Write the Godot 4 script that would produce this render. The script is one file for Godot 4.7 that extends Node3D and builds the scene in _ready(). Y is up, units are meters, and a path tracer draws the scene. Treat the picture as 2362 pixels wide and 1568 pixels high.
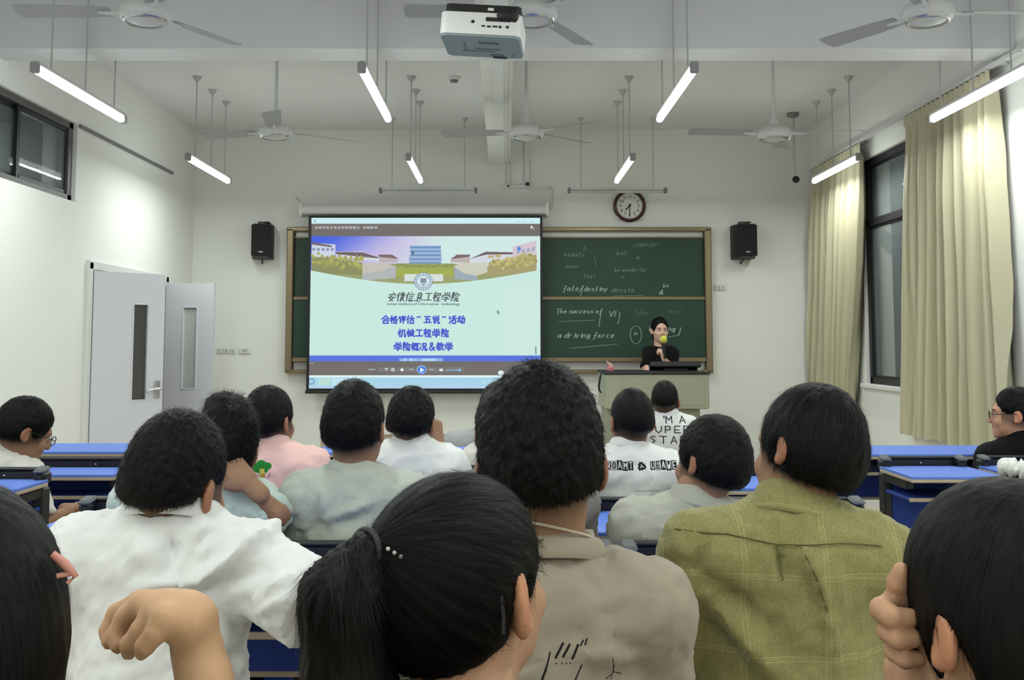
extends Node3D
# A lecture room in the evening: students seen from behind, a slide on the projection screen, a presenter at the lectern.
# The camera stands at (0, 1.32, 0) and looks along -z; depths below are metres in front of it.

var M := {}
var rng := RandomNumberGenerator.new()

func _ready() -> void:
	rng.seed = 7
	var cam := Camera3D.new()
	cam.name = "camera"
	var near := 0.05
	cam.projection = Camera3D.PROJECTION_FRUSTUM
	cam.near = near
	cam.far = 60.0
	cam.size = near * 1568.0 / 2350.5
	cam.frustum_offset = Vector2((1181.0 - 1165.0) / 2350.5, (602.0 - 784.0) / 2350.5) * near
	cam.position = Vector3(0, 1.32, 0)
	cam.rotation.x = atan(0.08)
	add_child(cam)
	cam.current = true
	var env := Environment.new()
	env.background_mode = Environment.BG_COLOR
	env.background_color = Color(0.012, 0.013, 0.016)
	env.background_energy_multiplier = 1.0
	env.tonemap_mode = Environment.TONE_MAPPER_LINEAR
	env.tonemap_exposure = 1.0
	env.sdfgi_enabled = true
	env.ssao_enabled = true
	env.ssil_enabled = true
	var we := WorldEnvironment.new()
	we.name = "world_environment"
	we.environment = env
	add_child(we)
	materials()
	lamps()
	room()
	front_wall()
	ceiling_things()
	curtains()
	lectern()
	desks()
	people()

# ---------------------------------------------------------------- naming
func tag(o: Node, label := "", category := "", group := "", kind := "") -> Node:
	if label: o.set_meta("label", label)
	if category: o.set_meta("category", category)
	if group: o.set_meta("group", group)
	if kind: o.set_meta("kind", kind)
	return o

func thing(called: String, label: String, category: String, at := Vector3.ZERO, turn := 0.0, group := "") -> Node3D:
	var o := Node3D.new()
	o.name = called
	add_child(o, true)
	o.position = at
	o.rotation.y = turn
	tag(o, label, category, group)
	return o

func put(called: String, m: Variant, mat: Material, parent: Node = null) -> MeshInstance3D:
	var o := MeshInstance3D.new()
	o.name = called
	o.mesh = m.mesh() if m is Shape else m
	o.material_override = mat
	(parent if parent else self).add_child(o, true)
	return o

func struct(called: String, m: Variant, mat: Material) -> MeshInstance3D:
	var o := put(called, m, mat)
	o.set_meta("kind", "structure")
	return o

# ---------------------------------------------------------------- shapes
class Shape:
	var v := PackedVector3Array()
	var n := PackedVector3Array()
	var t := PackedVector2Array()
	var c := PackedColorArray()
	var ix := PackedInt32Array()
	func vert(p: Vector3, nn: Vector3, uv := Vector2.ZERO) -> int:
		v.append(p); n.append(nn); t.append(uv)
		return v.size() - 1
	func tri(a: int, b: int, d: int) -> void:
		if (v[b] - v[a]).cross(v[d] - v[a]).dot(n[a] + n[b] + n[d]) > 0.0:
			ix.append_array(PackedInt32Array([a, d, b]))
		else:
			ix.append_array(PackedInt32Array([a, b, d]))
	func face(ps: Array, nn: Vector3, uvs := []) -> void:
		var f := v.size()
		for i in ps.size():
			vert(ps[i], nn, uvs[i] if i < uvs.size() else Vector2(ps[i].x + ps[i].z, ps[i].y))
		for i in range(1, ps.size() - 1):
			tri(f, f + i, f + i + 1)
	func box(at: Vector3, size: Vector3, bev := 0.0, basis := Basis()) -> Shape:
		var h := size / 2
		var b := minf(bev, minf(h.x, minf(h.y, h.z)) * 0.9)
		var pt := func(s: Vector3, keep: int) -> Vector3:
			var q := Vector3(s.x * (h.x - b), s.y * (h.y - b), s.z * (h.z - b))
			q[keep] = s[keep] * h[keep]
			return at + basis * q
		for a in 3:
			var a1 := (a + 1) % 3
			var a2 := (a + 2) % 3
			for s in [-1.0, 1.0]:
				var ps := []
				for k in [[-1.0, -1.0], [1.0, -1.0], [1.0, 1.0], [-1.0, 1.0]]:
					var g := Vector3.ZERO
					g[a] = s; g[a1] = k[0]; g[a2] = k[1]
					ps.append(pt.call(g, a))
				var nn := Vector3.ZERO
				nn[a] = s
				face(ps, basis * nn)
			if b > 0.0:
				for s1 in [-1.0, 1.0]:
					for s2 in [-1.0, 1.0]:
						var g0 := Vector3.ZERO
						g0[a] = -1.0; g0[a1] = s1; g0[a2] = s2
						var g1 := g0
						g1[a] = 1.0
						var nn := Vector3.ZERO
						nn[a1] = s1; nn[a2] = s2
						face([pt.call(g0, a1), pt.call(g1, a1), pt.call(g1, a2), pt.call(g0, a2)], (basis * nn).normalized())
		if b > 0.0:
			for sx in [-1.0, 1.0]:
				for sy in [-1.0, 1.0]:
					for sz in [-1.0, 1.0]:
						var g := Vector3(sx, sy, sz)
						face([pt.call(g, 0), pt.call(g, 1), pt.call(g, 2)], (basis * g).normalized())
		return self
	func rod(a: Vector3, b: Vector3, r0: float, r1 := -1.0, seg := 12, caps := true) -> Shape:
		return tube([a, b], [r0, r0 if r1 < 0 else r1], seg, caps)
	func tube(ps: Array, rs: Variant, seg := 10, caps := true) -> Shape:
		var first := v.size()
		var up := Vector3.UP
		var d0: Vector3 = (ps[1] - ps[0]).normalized()
		if absf(d0.y) > 0.9: up = Vector3.RIGHT
		for i in ps.size():
			var d: Vector3 = (ps[mini(i + 1, ps.size() - 1)] - ps[maxi(i - 1, 0)]).normalized()
			var x := d.cross(up).normalized()
			var y := x.cross(d)
			var r: float = rs[i] if rs is Array else rs
			for k in seg + 1:
				var an := TAU * k / seg
				var nn := x * cos(an) + y * sin(an)
				vert(ps[i] + nn * r, nn, Vector2(float(k) / seg, float(i)))
		for i in ps.size() - 1:
			for k in seg:
				var q := first + i * (seg + 1) + k
				tri(q, q + 1, q + seg + 2)
				tri(q, q + seg + 2, q + seg + 1)
		if caps:
			for e in [0, ps.size() - 1]:
				var d: Vector3 = ps[0] - ps[1] if e == 0 else ps[e] - ps[e - 1]
				var ring := []
				for k in seg:
					ring.append(v[first + e * (seg + 1) + k])
				face(ring, d.normalized())
		return self
	func lathe(at: Vector3, profile: Array, seg := 24, basis := Basis()) -> Shape:
		var first := v.size()
		var m := profile.size()
		for i in m:
			var a: Vector2 = profile[maxi(i - 1, 0)]
			var b: Vector2 = profile[mini(i + 1, m - 1)]
			var tn := (b - a).normalized()
			for k in seg + 1:
				var an := TAU * k / seg
				var e := Vector3(cos(an), 0, sin(an))
				vert(at + basis * (e * profile[i].x + Vector3.UP * profile[i].y), basis * (e * tn.y - Vector3.UP * tn.x).normalized() * -1.0, Vector2(float(k) / seg, float(i) / m))
		for i in m - 1:
			for k in seg:
				var q := first + i * (seg + 1) + k
				tri(q, q + 1, q + seg + 2)
				tri(q, q + seg + 2, q + seg + 1)
		return self
	func prism(poly: PackedVector2Array, z0: float, z1: float, at := Vector3.ZERO, basis := Basis()) -> Shape:
		var idx := Geometry2D.triangulate_polygon(poly)
		for s in [0, 1]:
			var f := v.size()
			for p in poly:
				vert(at + basis * Vector3(p.x, p.y, z1 if s else z0), basis * Vector3(0, 0, 1 if s == 1 else -1), p)
			for i in range(0, idx.size(), 3):
				tri(f + idx[i], f + idx[i + 1], f + idx[i + 2])
		var ccw := not Geometry2D.is_polygon_clockwise(poly)
		for i in poly.size():
			var a := poly[i]
			var b := poly[(i + 1) % poly.size()]
			var e := b - a
			var nn := Vector3(e.y, -e.x, 0).normalized() * (1.0 if ccw else -1.0)
			face([at + basis * Vector3(a.x, a.y, z0), at + basis * Vector3(b.x, b.y, z0), at + basis * Vector3(b.x, b.y, z1), at + basis * Vector3(a.x, a.y, z1)], basis * nn)
		return self
	func ball(at: Vector3, r: Vector3, seg := 16, basis := Basis()) -> Shape:
		var first := v.size()
		var rows := maxi(6, seg / 2)
		for i in rows + 1:
			var th := PI * i / rows
			for k in seg + 1:
				var ph := TAU * k / seg
				var u := Vector3(sin(th) * cos(ph), cos(th), sin(th) * sin(ph))
				vert(at + basis * (u * r), (basis * (u / r)).normalized(), Vector2(float(k) / seg, float(i) / rows))
		for i in rows:
			for k in seg:
				var q := first + i * (seg + 1) + k
				tri(q, q + 1, q + seg + 2)
				tri(q, q + seg + 2, q + seg + 1)
		return self
	func mesh() -> ArrayMesh:
		var a := []
		a.resize(Mesh.ARRAY_MAX)
		a[Mesh.ARRAY_VERTEX] = v
		a[Mesh.ARRAY_NORMAL] = n
		if t.size() == v.size(): a[Mesh.ARRAY_TEX_UV] = t
		if c.size() == v.size(): a[Mesh.ARRAY_COLOR] = c
		a[Mesh.ARRAY_INDEX] = ix
		var m := ArrayMesh.new()
		m.add_surface_from_arrays(Mesh.PRIMITIVE_TRIANGLES, a)
		return m

# ---------------------------------------------------------------- materials
func mat(col: Color, rough := 0.7, metal := 0.0, spec := 0.5) -> StandardMaterial3D:
	var m := StandardMaterial3D.new()
	m.albedo_color = col
	m.roughness = rough
	m.metallic = metal
	m.metallic_specular = spec
	return m

func noise_tex(freq: float, lo: Color, hi: Color, size := 256, octaves := 3, sd := 3, normal := false) -> NoiseTexture2D:
	var f := FastNoiseLite.new()
	f.seed = sd
	f.noise_type = FastNoiseLite.TYPE_SIMPLEX_SMOOTH
	f.frequency = freq
	f.fractal_octaves = octaves
	var x := NoiseTexture2D.new()
	x.width = size
	x.height = size
	x.seamless = true
	x.noise = f
	if normal:
		x.as_normal_map = true
		x.bump_strength = 4.0
	else:
		var g := Gradient.new()
		g.set_color(0, lo)
		g.set_color(1, hi)
		x.color_ramp = g
	return x

func bumpy(m: StandardMaterial3D, tex: Texture2D, scale: float, strength: float) -> StandardMaterial3D:
	m.normal_enabled = true
	m.normal_texture = tex
	m.normal_scale = strength
	m.uv1_triplanar = true
	m.uv1_scale = Vector3.ONE * scale
	return m

func materials() -> void:
	var grain := noise_tex(0.06, Color.BLACK, Color.WHITE, 256, 3, 5, true)
	var weave := noise_tex(0.35, Color.BLACK, Color.WHITE, 256, 2, 9, true)
	M.grain = grain
	M.weave = weave
	M.wall = bumpy(mat(Color(0.89, 0.89, 0.875), 0.85), grain, 1.5, 0.05)
	M.ceiling = bumpy(mat(Color(0.87, 0.87, 0.87), 0.9), grain, 1.5, 0.05)
	M.beam = bumpy(mat(Color(0.82, 0.82, 0.825), 0.9), grain, 1.5, 0.05)
	M.floor = mat(Color(0.80, 0.77, 0.70), 0.35)
	M.door = mat(Color(0.80, 0.80, 0.83), 0.5)
	M.door_trim = mat(Color(0.83, 0.83, 0.82), 0.5)
	M.chrome = mat(Color(0.75, 0.75, 0.76), 0.25, 1.0)
	M.dark_glass = mat(Color(0.30, 0.30, 0.29), 0.15)
	M.white_plastic = mat(Color(0.85, 0.85, 0.84), 0.45)
	M.grey_plastic = mat(Color(0.45, 0.45, 0.46), 0.5)
	M.cap = mat(Color(0.58, 0.58, 0.58), 0.5)
	M.black = mat(Color(0.05, 0.05, 0.055), 0.55)
	M.black_metal = mat(Color(0.06, 0.06, 0.075), 0.45)
	M.rod = mat(Color(0.70, 0.70, 0.70), 0.5)
	M.white_metal = mat(Color(0.80, 0.80, 0.80), 0.4)
	M.alu = mat(Color(0.35, 0.35, 0.35), 0.45, 0.3)
	M.dark_alu = mat(Color(0.13, 0.13, 0.14), 0.45, 0.2)
	M.gold = mat(Color(0.52, 0.46, 0.36), 0.4, 0.55)
	M.blue = bumpy(mat(Color(0.36, 0.49, 0.83), 0.5, 0.0, 0.4), weave, 20.0, 0.1)
	M.cap_dark = mat(Color(0.33, 0.34, 0.35), 0.6)
	M.blue_panel = mat(Color(0.16, 0.25, 0.55), 0.55, 0.0, 0.3)
	M.navy = mat(Color(0.045, 0.05, 0.10), 0.5)
	M.edge = mat(Color(0.66, 0.60, 0.52), 0.6)
	M.lectern = mat(Color(0.62, 0.63, 0.55), 0.5)
	M.beige = mat(Color(0.70, 0.66, 0.57), 0.6)
	M.curtain = mat(Color(0.735, 0.71, 0.60), 0.6)
	M.curtain.backlight_enabled = true
	M.curtain.backlight = Color(0.12, 0.115, 0.09)
	M.tube = mat(Color(0.9, 0.9, 0.9), 0.4)
	M.tube.emission_enabled = true
	M.tube.emission = Color(0.97, 1.0, 0.98)
	M.tube.emission_energy_multiplier = 8.8
	var pane := mat(Color(0.75, 0.8, 0.8, 0.12), 0.03, 0.0, 0.12)
	pane.transparency = BaseMaterial3D.TRANSPARENCY_ALPHA
	M.pane = pane

# ---------------------------------------------------------------- lamps
func lamp(x: float, d0: float, d1: float, label: String) -> void:
	var o := thing("tube_lamp", label, "lamp", Vector3(x, 2.70, -(d0 + d1) / 2), 0, "hanging tube lamps")
	var l := d1 - d0
	put("housing", Shape.new().box(Vector3(0, 0.033, 0), Vector3(0.034, 0.022, l), 0.004), M.white_metal, o)
	for s in [-1.0, 1.0]:
		put("end_cap", Shape.new().box(Vector3(0, 0.008, s * (l / 2 + 0.006)), Vector3(0.042, 0.056, 0.036), 0.006), M.cap, o)
	put("glowing_tube", Shape.new().rod(Vector3(0, 0, -l / 2 + 0.03), Vector3(0, 0, l / 2 - 0.03), 0.021, -1, 16), M.tube, o)
	for k in [-0.35, 0.02, 0.38]:
		put("rod", Shape.new().rod(Vector3(0, 0.04, -k * l), Vector3(0, 0.66, -k * l), 0.005, -1, 8), M.rod, o)
		put("ceiling_cup", Shape.new().lathe(Vector3(0, 0.63, -k * l), [Vector2(0.006, -0.01), Vector2(0.012, 0.0), Vector2(0.034, 0.03), Vector2(0.036, 0.04)], 14), M.rod, o)
	var a := AreaLight3D.new()
	a.name = "lamp_light"
	a.area_size = Vector2(0.04, l)
	a.light_energy = 1.35
	a.light_color = Color(0.97, 1.0, 0.98)
	a.area_range = 30.0
	a.shadow_enabled = true
	o.add_child(a)
	a.rotation.x = -PI / 2
	a.position.y = -0.024

func lamps() -> void:
	var side := ["nearest the doors", "left of the middle", "right of the middle", "nearest the curtains"]
	var xs := [-2.38, -0.725, 0.958, 2.655]
	for r in [[5.07, 6.25, "in the nearer row in view"], [7.57, 8.69, "in the farther row by the front wall"], [2.6, 3.78, "in a row above the seated students"], [0.13, 1.31, "in a row overhead"], [-2.3, -1.12, "at the back of the room"]]:
		for i in 4:
			lamp(xs[i], r[0], r[1], "lit white tube lamp " + side[i] + ", " + r[2])

# ---------------------------------------------------------------- room
func slab(a: Vector3, b: Vector3) -> Shape:
	return Shape.new().box((a + b) / 2, (b - a).abs())

func room() -> void:
	var D := -9.72
	var B := 2.6
	struct("floor", slab(Vector3(-3.3, -0.12, B), Vector3(3.3, 0, D - 0.3)), M.floor)
	struct("ceiling", slab(Vector3(-3.3, 3.37, B + 0.2), Vector3(3.3, 3.55, D - 0.3)), M.ceiling)
	struct("wall_front", slab(Vector3(-3.3, 0, D), Vector3(3.3, 3.45, D - 0.2)), M.wall)
	struct("wall_back", slab(Vector3(-3.3, 0, B), Vector3(3.3, 3.45, B + 0.2)), M.wall)
	# left wall with a doorway and a high window
	var L := Shape.new()
	var lx := -2.99
	for q in [[B, -5.2, 0.0, 3.45], [-5.2, -7.03, 0.0, 2.295], [-5.2, -7.03, 2.845, 3.45], [-7.03, -7.3, 0.0, 3.45], [-7.3, -8.9, 1.86, 3.45], [-8.9, D, 0.0, 3.45]]:
		L.box(Vector3(lx - 0.12, (q[2] + q[3]) / 2, (q[0] + q[1]) / 2), Vector3(0.24, q[3] - q[2], absf(q[0] - q[1])))
	struct("wall_left", L, M.wall)
	# right wall with the tall window
	var R := Shape.new()
	var rx := 2.98
	for q in [[B, -6.2, 0.0, 3.45], [-6.2, -8.45, 0.0, 0.98], [-6.2, -8.45, 2.83, 3.45], [-8.45, D, 0.0, 3.45]]:
		R.box(Vector3(rx + 0.12, (q[2] + q[3]) / 2, (q[0] + q[1]) / 2), Vector3(0.24, q[3] - q[2], absf(q[0] - q[1])))
	struct("wall_right", R, M.wall)
	struct("trim_crossbeam", slab(Vector3(-3.0, 3.0, -5.727), Vector3(3.0, 3.4, -5.98)), M.beam)
	struct("trim_spine_beam", slab(Vector3(-0.152, 3.01, B), Vector3(0.018, 3.4, -9.56)), M.wall)
	struct("trim_curtain_bulkhead", slab(Vector3(2.93, 2.975, B), Vector3(3.0, 3.4, D)), M.wall)
	# the high corridor window in the left wall
	var w := Node3D.new()
	w.name = "window_1"
	add_child(w)
	w.set_meta("kind", "structure")
	var fr := Shape.new()
	var fx := -3.06
	for q in [[-5.2, -7.03, 2.295, 2.34], [-5.2, -7.03, 2.80, 2.845]]:
		fr.box(Vector3(fx, (q[2] + q[3]) / 2, (q[0] + q[1]) / 2), Vector3(0.09, q[3] - q[2], absf(q[0] - q[1])), 0.004)
	for z in [-5.22, -6.99]:
		fr.box(Vector3(fx, 2.57, z), Vector3(0.09, 0.55, 0.06), 0.004)
	put("window_frame", fr, M.alu, w)
	for q in [[-5.24, -6.33, -0.012], [-6.27, -6.97, 0.018]]:
		var s := Shape.new()
		for z in [q[0], q[1]]:
			s.box(Vector3(fx + q[2], 2.57, z), Vector3(0.025, 0.46, 0.036), 0.003)
		for y in [2.352, 2.788]:
			s.box(Vector3(fx + q[2], y, (q[0] + q[1]) / 2), Vector3(0.025, 0.03, absf(q[0] - q[1])), 0.003)
		var sash := put("sash", s, M.dark_alu, w)
		put("pane", slab(Vector3(fx + q[2] - 0.003, 2.36, q[0]), Vector3(fx + q[2] + 0.003, 2.78, q[1])), M.pane, sash)
	# the corridor behind it
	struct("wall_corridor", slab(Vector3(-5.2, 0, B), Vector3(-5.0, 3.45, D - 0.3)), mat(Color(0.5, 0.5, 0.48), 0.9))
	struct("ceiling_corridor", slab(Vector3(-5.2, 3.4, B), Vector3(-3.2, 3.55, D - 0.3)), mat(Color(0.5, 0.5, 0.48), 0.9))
	struct("floor_corridor", slab(Vector3(-5.2, -0.12, B), Vector3(-3.2, 0, D - 0.3)), M.floor)
	for k in 3:
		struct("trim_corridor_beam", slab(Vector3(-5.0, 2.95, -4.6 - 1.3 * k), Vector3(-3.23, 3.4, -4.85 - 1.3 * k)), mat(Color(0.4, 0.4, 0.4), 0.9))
	struct("trim_wall_conduit", Shape.new().box(Vector3(-2.983, 2.835, -8.05), Vector3(0.02, 0.026, 2.0), 0.004), M.grey_plastic)
	# double doors, both leaves swung into the room
	var d := Node3D.new()
	d.name = "door_1"
	add_child(d)
	d.set_meta("kind", "structure")
	var cs := Shape.new()
	for z in [-7.28, -8.93]:
		cs.box(Vector3(-2.985, 0.95, z), Vector3(0.05, 1.9, 0.075), 0.008)
	cs.box(Vector3(-2.985, 1.875, -8.105), Vector3(0.05, 0.07, 1.72), 0.008)
	put("door_casing", cs, M.door_trim, d)
	for k in 2:
		var leaf := Node3D.new()
		leaf.name = "door_leaf"
		d.add_child(leaf, true)
		var from := Vector3(-2.97, 0, -7.33) if k == 0 else Vector3(-2.95, 0, -8.88)
		var to := Vector3(-2.60, 0, -7.76) if k == 0 else Vector3(-2.525, 0, -8.86)
		leaf.position = from
		var dir := (to - from).normalized()
		var width := from.distance_to(to)
		leaf.basis = Basis(dir, Vector3.UP, dir.cross(Vector3.UP))
		var sl := 0.315 if k == 0 else 0.16
		var wd := 0.115 if k == 0 else 0.115
		var g0 := 0.90 if k == 0 else 0.93
		var g1 := 1.60 if k == 0 else 1.62
		var p := Shape.new()
		var top := 1.835
		for q in [[0.0, sl, 0.02, top], [sl + wd, width, 0.02, top], [sl, sl + wd, 0.02, g0], [sl, sl + wd, g1, top]]:
			p.box(Vector3((q[0] + q[1]) / 2, (q[2] + q[3]) / 2, 0), Vector3(q[1] - q[0], q[3] - q[2], 0.04))
		put("door_panel", p, M.door, leaf)
		put("pane", Shape.new().box(Vector3(sl + wd / 2, (g0 + g1) / 2, 0), Vector3(wd, g1 - g0, 0.008)), M.dark_glass if k == 0 else mat(Color(0.72, 0.74, 0.73), 0.2), leaf)
		var bead := Shape.new()
		for s in [-1.0, 1.0]:
			bead.box(Vector3(sl + wd / 2 + s * (wd / 2 + 0.004), (g0 + g1) / 2, 0), Vector3(0.012, g1 - g0 + 0.024, 0.048), 0.002)
			bead.box(Vector3(sl + wd / 2, (g0 + g1) / 2 + s * ((g1 - g0) / 2 + 0.006), 0), Vector3(wd, 0.012, 0.048), 0.002)
		put("glazing_bead", bead, M.door, leaf)
		if k == 0:
			var h := Shape.new()
			h.box(Vector3(width - 0.05, 0.97, 0.028), Vector3(0.045, 0.13, 0.014), 0.006)
			h.rod(Vector3(width - 0.05, 0.975, 0.03), Vector3(width - 0.05, 0.975, 0.075), 0.011)
			h.tube([Vector3(width - 0.05, 0.975, 0.072), Vector3(width - 0.1, 0.972, 0.075), Vector3(width - 0.14, 0.965, 0.072), Vector3(width - 0.16, 0.955, 0.07)], [0.011, 0.009, 0.009, 0.007])
			put("door_handle", h, M.chrome, leaf)

# ---------------------------------------------------------------- painting of flat print: slide, chalk, dial, shirt prints
class Paint:
	var im: Image
	var w: int
	var h: int
	func _init(ww: int, hh: int, bg: Color) -> void:
		w = ww
		h = hh
		im = Image.create(w, h, false, Image.FORMAT_RGBA8)
		im.fill(bg)
	func rect(x0: float, y0: float, x1: float, y1: float, col: Color) -> void:
		im.fill_rect(Rect2i(int(x0), int(y0), maxi(1, int(x1) - int(x0)), maxi(1, int(y1) - int(y0))), col)
	func poly(ps: PackedVector2Array, col: Color) -> void:
		var lo := h
		var hi := 0
		for p in ps:
			lo = mini(lo, int(p.y))
			hi = maxi(hi, int(p.y))
		for y in range(maxi(lo, 0), mini(hi + 1, h)):
			var xs := []
			for i in ps.size():
				var a := ps[i]
				var b := ps[(i + 1) % ps.size()]
				if (a.y <= y + 0.5) != (b.y <= y + 0.5):
					xs.append(a.x + (y + 0.5 - a.y) / (b.y - a.y) * (b.x - a.x))
			xs.sort()
			for k in range(0, xs.size() - 1, 2):
				var x0 := clampi(roundi(xs[k]), 0, w)
				var x1 := clampi(roundi(xs[k + 1]), 0, w)
				if x1 > x0:
					im.fill_rect(Rect2i(x0, y, x1 - x0, 1), col)
	func disc(c: Vector2, r: Vector2, col: Color) -> void:
		var ps := PackedVector2Array()
		for k in 28:
			ps.append(c + Vector2(cos(TAU * k / 28), sin(TAU * k / 28)) * r)
		poly(ps, col)
	func line(a: Vector2, b: Vector2, wd: float, col: Color) -> void:
		var r := wd / 2 + 1.0
		var ab := b - a
		var l2 := maxf(ab.length_squared(), 1e-6)
		for y in range(maxi(0, int(minf(a.y, b.y) - r)), mini(h, int(maxf(a.y, b.y) + r) + 1)):
			for x in range(maxi(0, int(minf(a.x, b.x) - r)), mini(w, int(maxf(a.x, b.x) + r) + 1)):
				var p := Vector2(x + 0.5, y + 0.5)
				var d := (p - a - ab * clampf((p - a).dot(ab) / l2, 0, 1)).length()
				var k := clampf(wd / 2 + 0.5 - d, 0, 1) * col.a
				if k > 0:
					var o := im.get_pixel(x, y)
					im.set_pixel(x, y, Color(lerpf(o.r, col.r, k), lerpf(o.g, col.g, k), lerpf(o.b, col.b, k), o.a))
	func strokes(code: String, at: Vector2, size: Vector2, wd: float, col: Color, slant := 0.0) -> void:
		for s in code.split(";"):
			var last := Vector2.INF
			for i in range(0, s.length() - 1, 2):
				var q := Vector2(int(s[i]), int(s[i + 1])) / 9.0
				q = at + Vector2((q.x + slant * (1.0 - q.y)) * size.x, q.y * size.y)
				if last != Vector2.INF: line(last, q, wd, col)
				last = q
	func text(said: String, at: Vector2, size: Vector2, step: float, wd: float, col: Color, slant := 0.0) -> void:
		for ch in said:
			if G.has(ch):
				strokes(G[ch], at, size, wd, col, slant)
			at.x += step * (0.5 if ch == " " or ch == "i" or ch == "l" or ch == "'" else 1.0)
	func tex() -> ImageTexture:
		return ImageTexture.create_from_image(im)

# single-stroke letters and characters on a grid of ten by ten: pairs of digits are points, «;» lifts the pen
const G := {
	"a": "73433547767387", "b": "303767755435", "c": "7343354777", "d": "808747355384", "e": "35756343354777", "f": "81605939;3474", "g": "7343355775737939", "h": "3037;35547577",
	"i": "5357;5152", "k": "3037;7335;4577", "l": "5057", "m": "2723;244357;547387", "n": "3337;34637387", "o": "5335577553", "p": "3339;3453755736", "r": "3337;345373", "s": "734345757737", "t": "505777;3373",
	"u": "33365775737387", "v": "335773", "w": "2337547783", "y": "3357;7339", "/": "8029", "'": "5052", "!": "5056;5859",
	"A": "195099;3676", "E": "90101999;1575", "I": "5059", "M": "1910559099", "N": "19109990", "O": "50131659969350", "P": "191070827515", "R": "191070827515;4599", "S": "81502254865918", "T": "0090;5059", "U": "1016599690", "V": "005990", "W": "0029547990",
	"1": "325059", "2": "2250718429;2989", "3": "2070447759;5929", "4": "701696;7079", "5": "8020247486692 9", "6": "7030165986655526", "7": "109039", "8": "505070824428265986744422", "9": "8450225486;8659", "0": "50131659969350",
	"合": "5004;5094;3474;2686892926", "格": "0343;2029;2306;2345;6144;618155;5295;5686895956", "评": "1122;03232837;4191;4254;8274;3595;6169", "估": "2004;1319;3393;6065;4585894945", "五": "1181;4138;247478;0898",
	"说": "1122;03232837;4052;8072;4383854543;5539;75799998", "活": "0112;0314;0926;8041;3393;6165;4585894945", "动": "1141;0343;230747;3548;53938978;7059", "机": "0343;2029;2306;515549;5181899997", "械": "0343;2029;2306;4292;708699;9468;4565;4448;6458",
	"工": "1181;5158;0898", "程": "3001;0343;2029;2306;2345;5181835351;5585;5787;4999;6569", "学": "2032;5052;8072;05039395;2575565949;0797", "院": "1019;1030233516;6061;43429293;5484;4696;666749;76799998",
	"概": "0343;2029;2306;41616444;4262;414867;7191;7494;7174;818569;85899998", "况": "0112;0825;4181844441;545739;74799997", "&": "89333150622628496885", "教": "1141;2023;0343;4106;15452629;0747;6054;6292;827649;647799",
	"安": "5061;13128283;432669;755729;0595", "徽": "2003;2304;1419;414363;5053;4565;5559;4758;7064;7292;827649;647799", "信": "2004;1319;5060;3292;4484;4686;4888894947", "息": "5041;3171763631;3373;3575;1809;363979;5667;8798", "“": "3122;6152", "”": "3122;6152", "众": "5033;5064;2409;2539;7459;7599",
}

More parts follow.
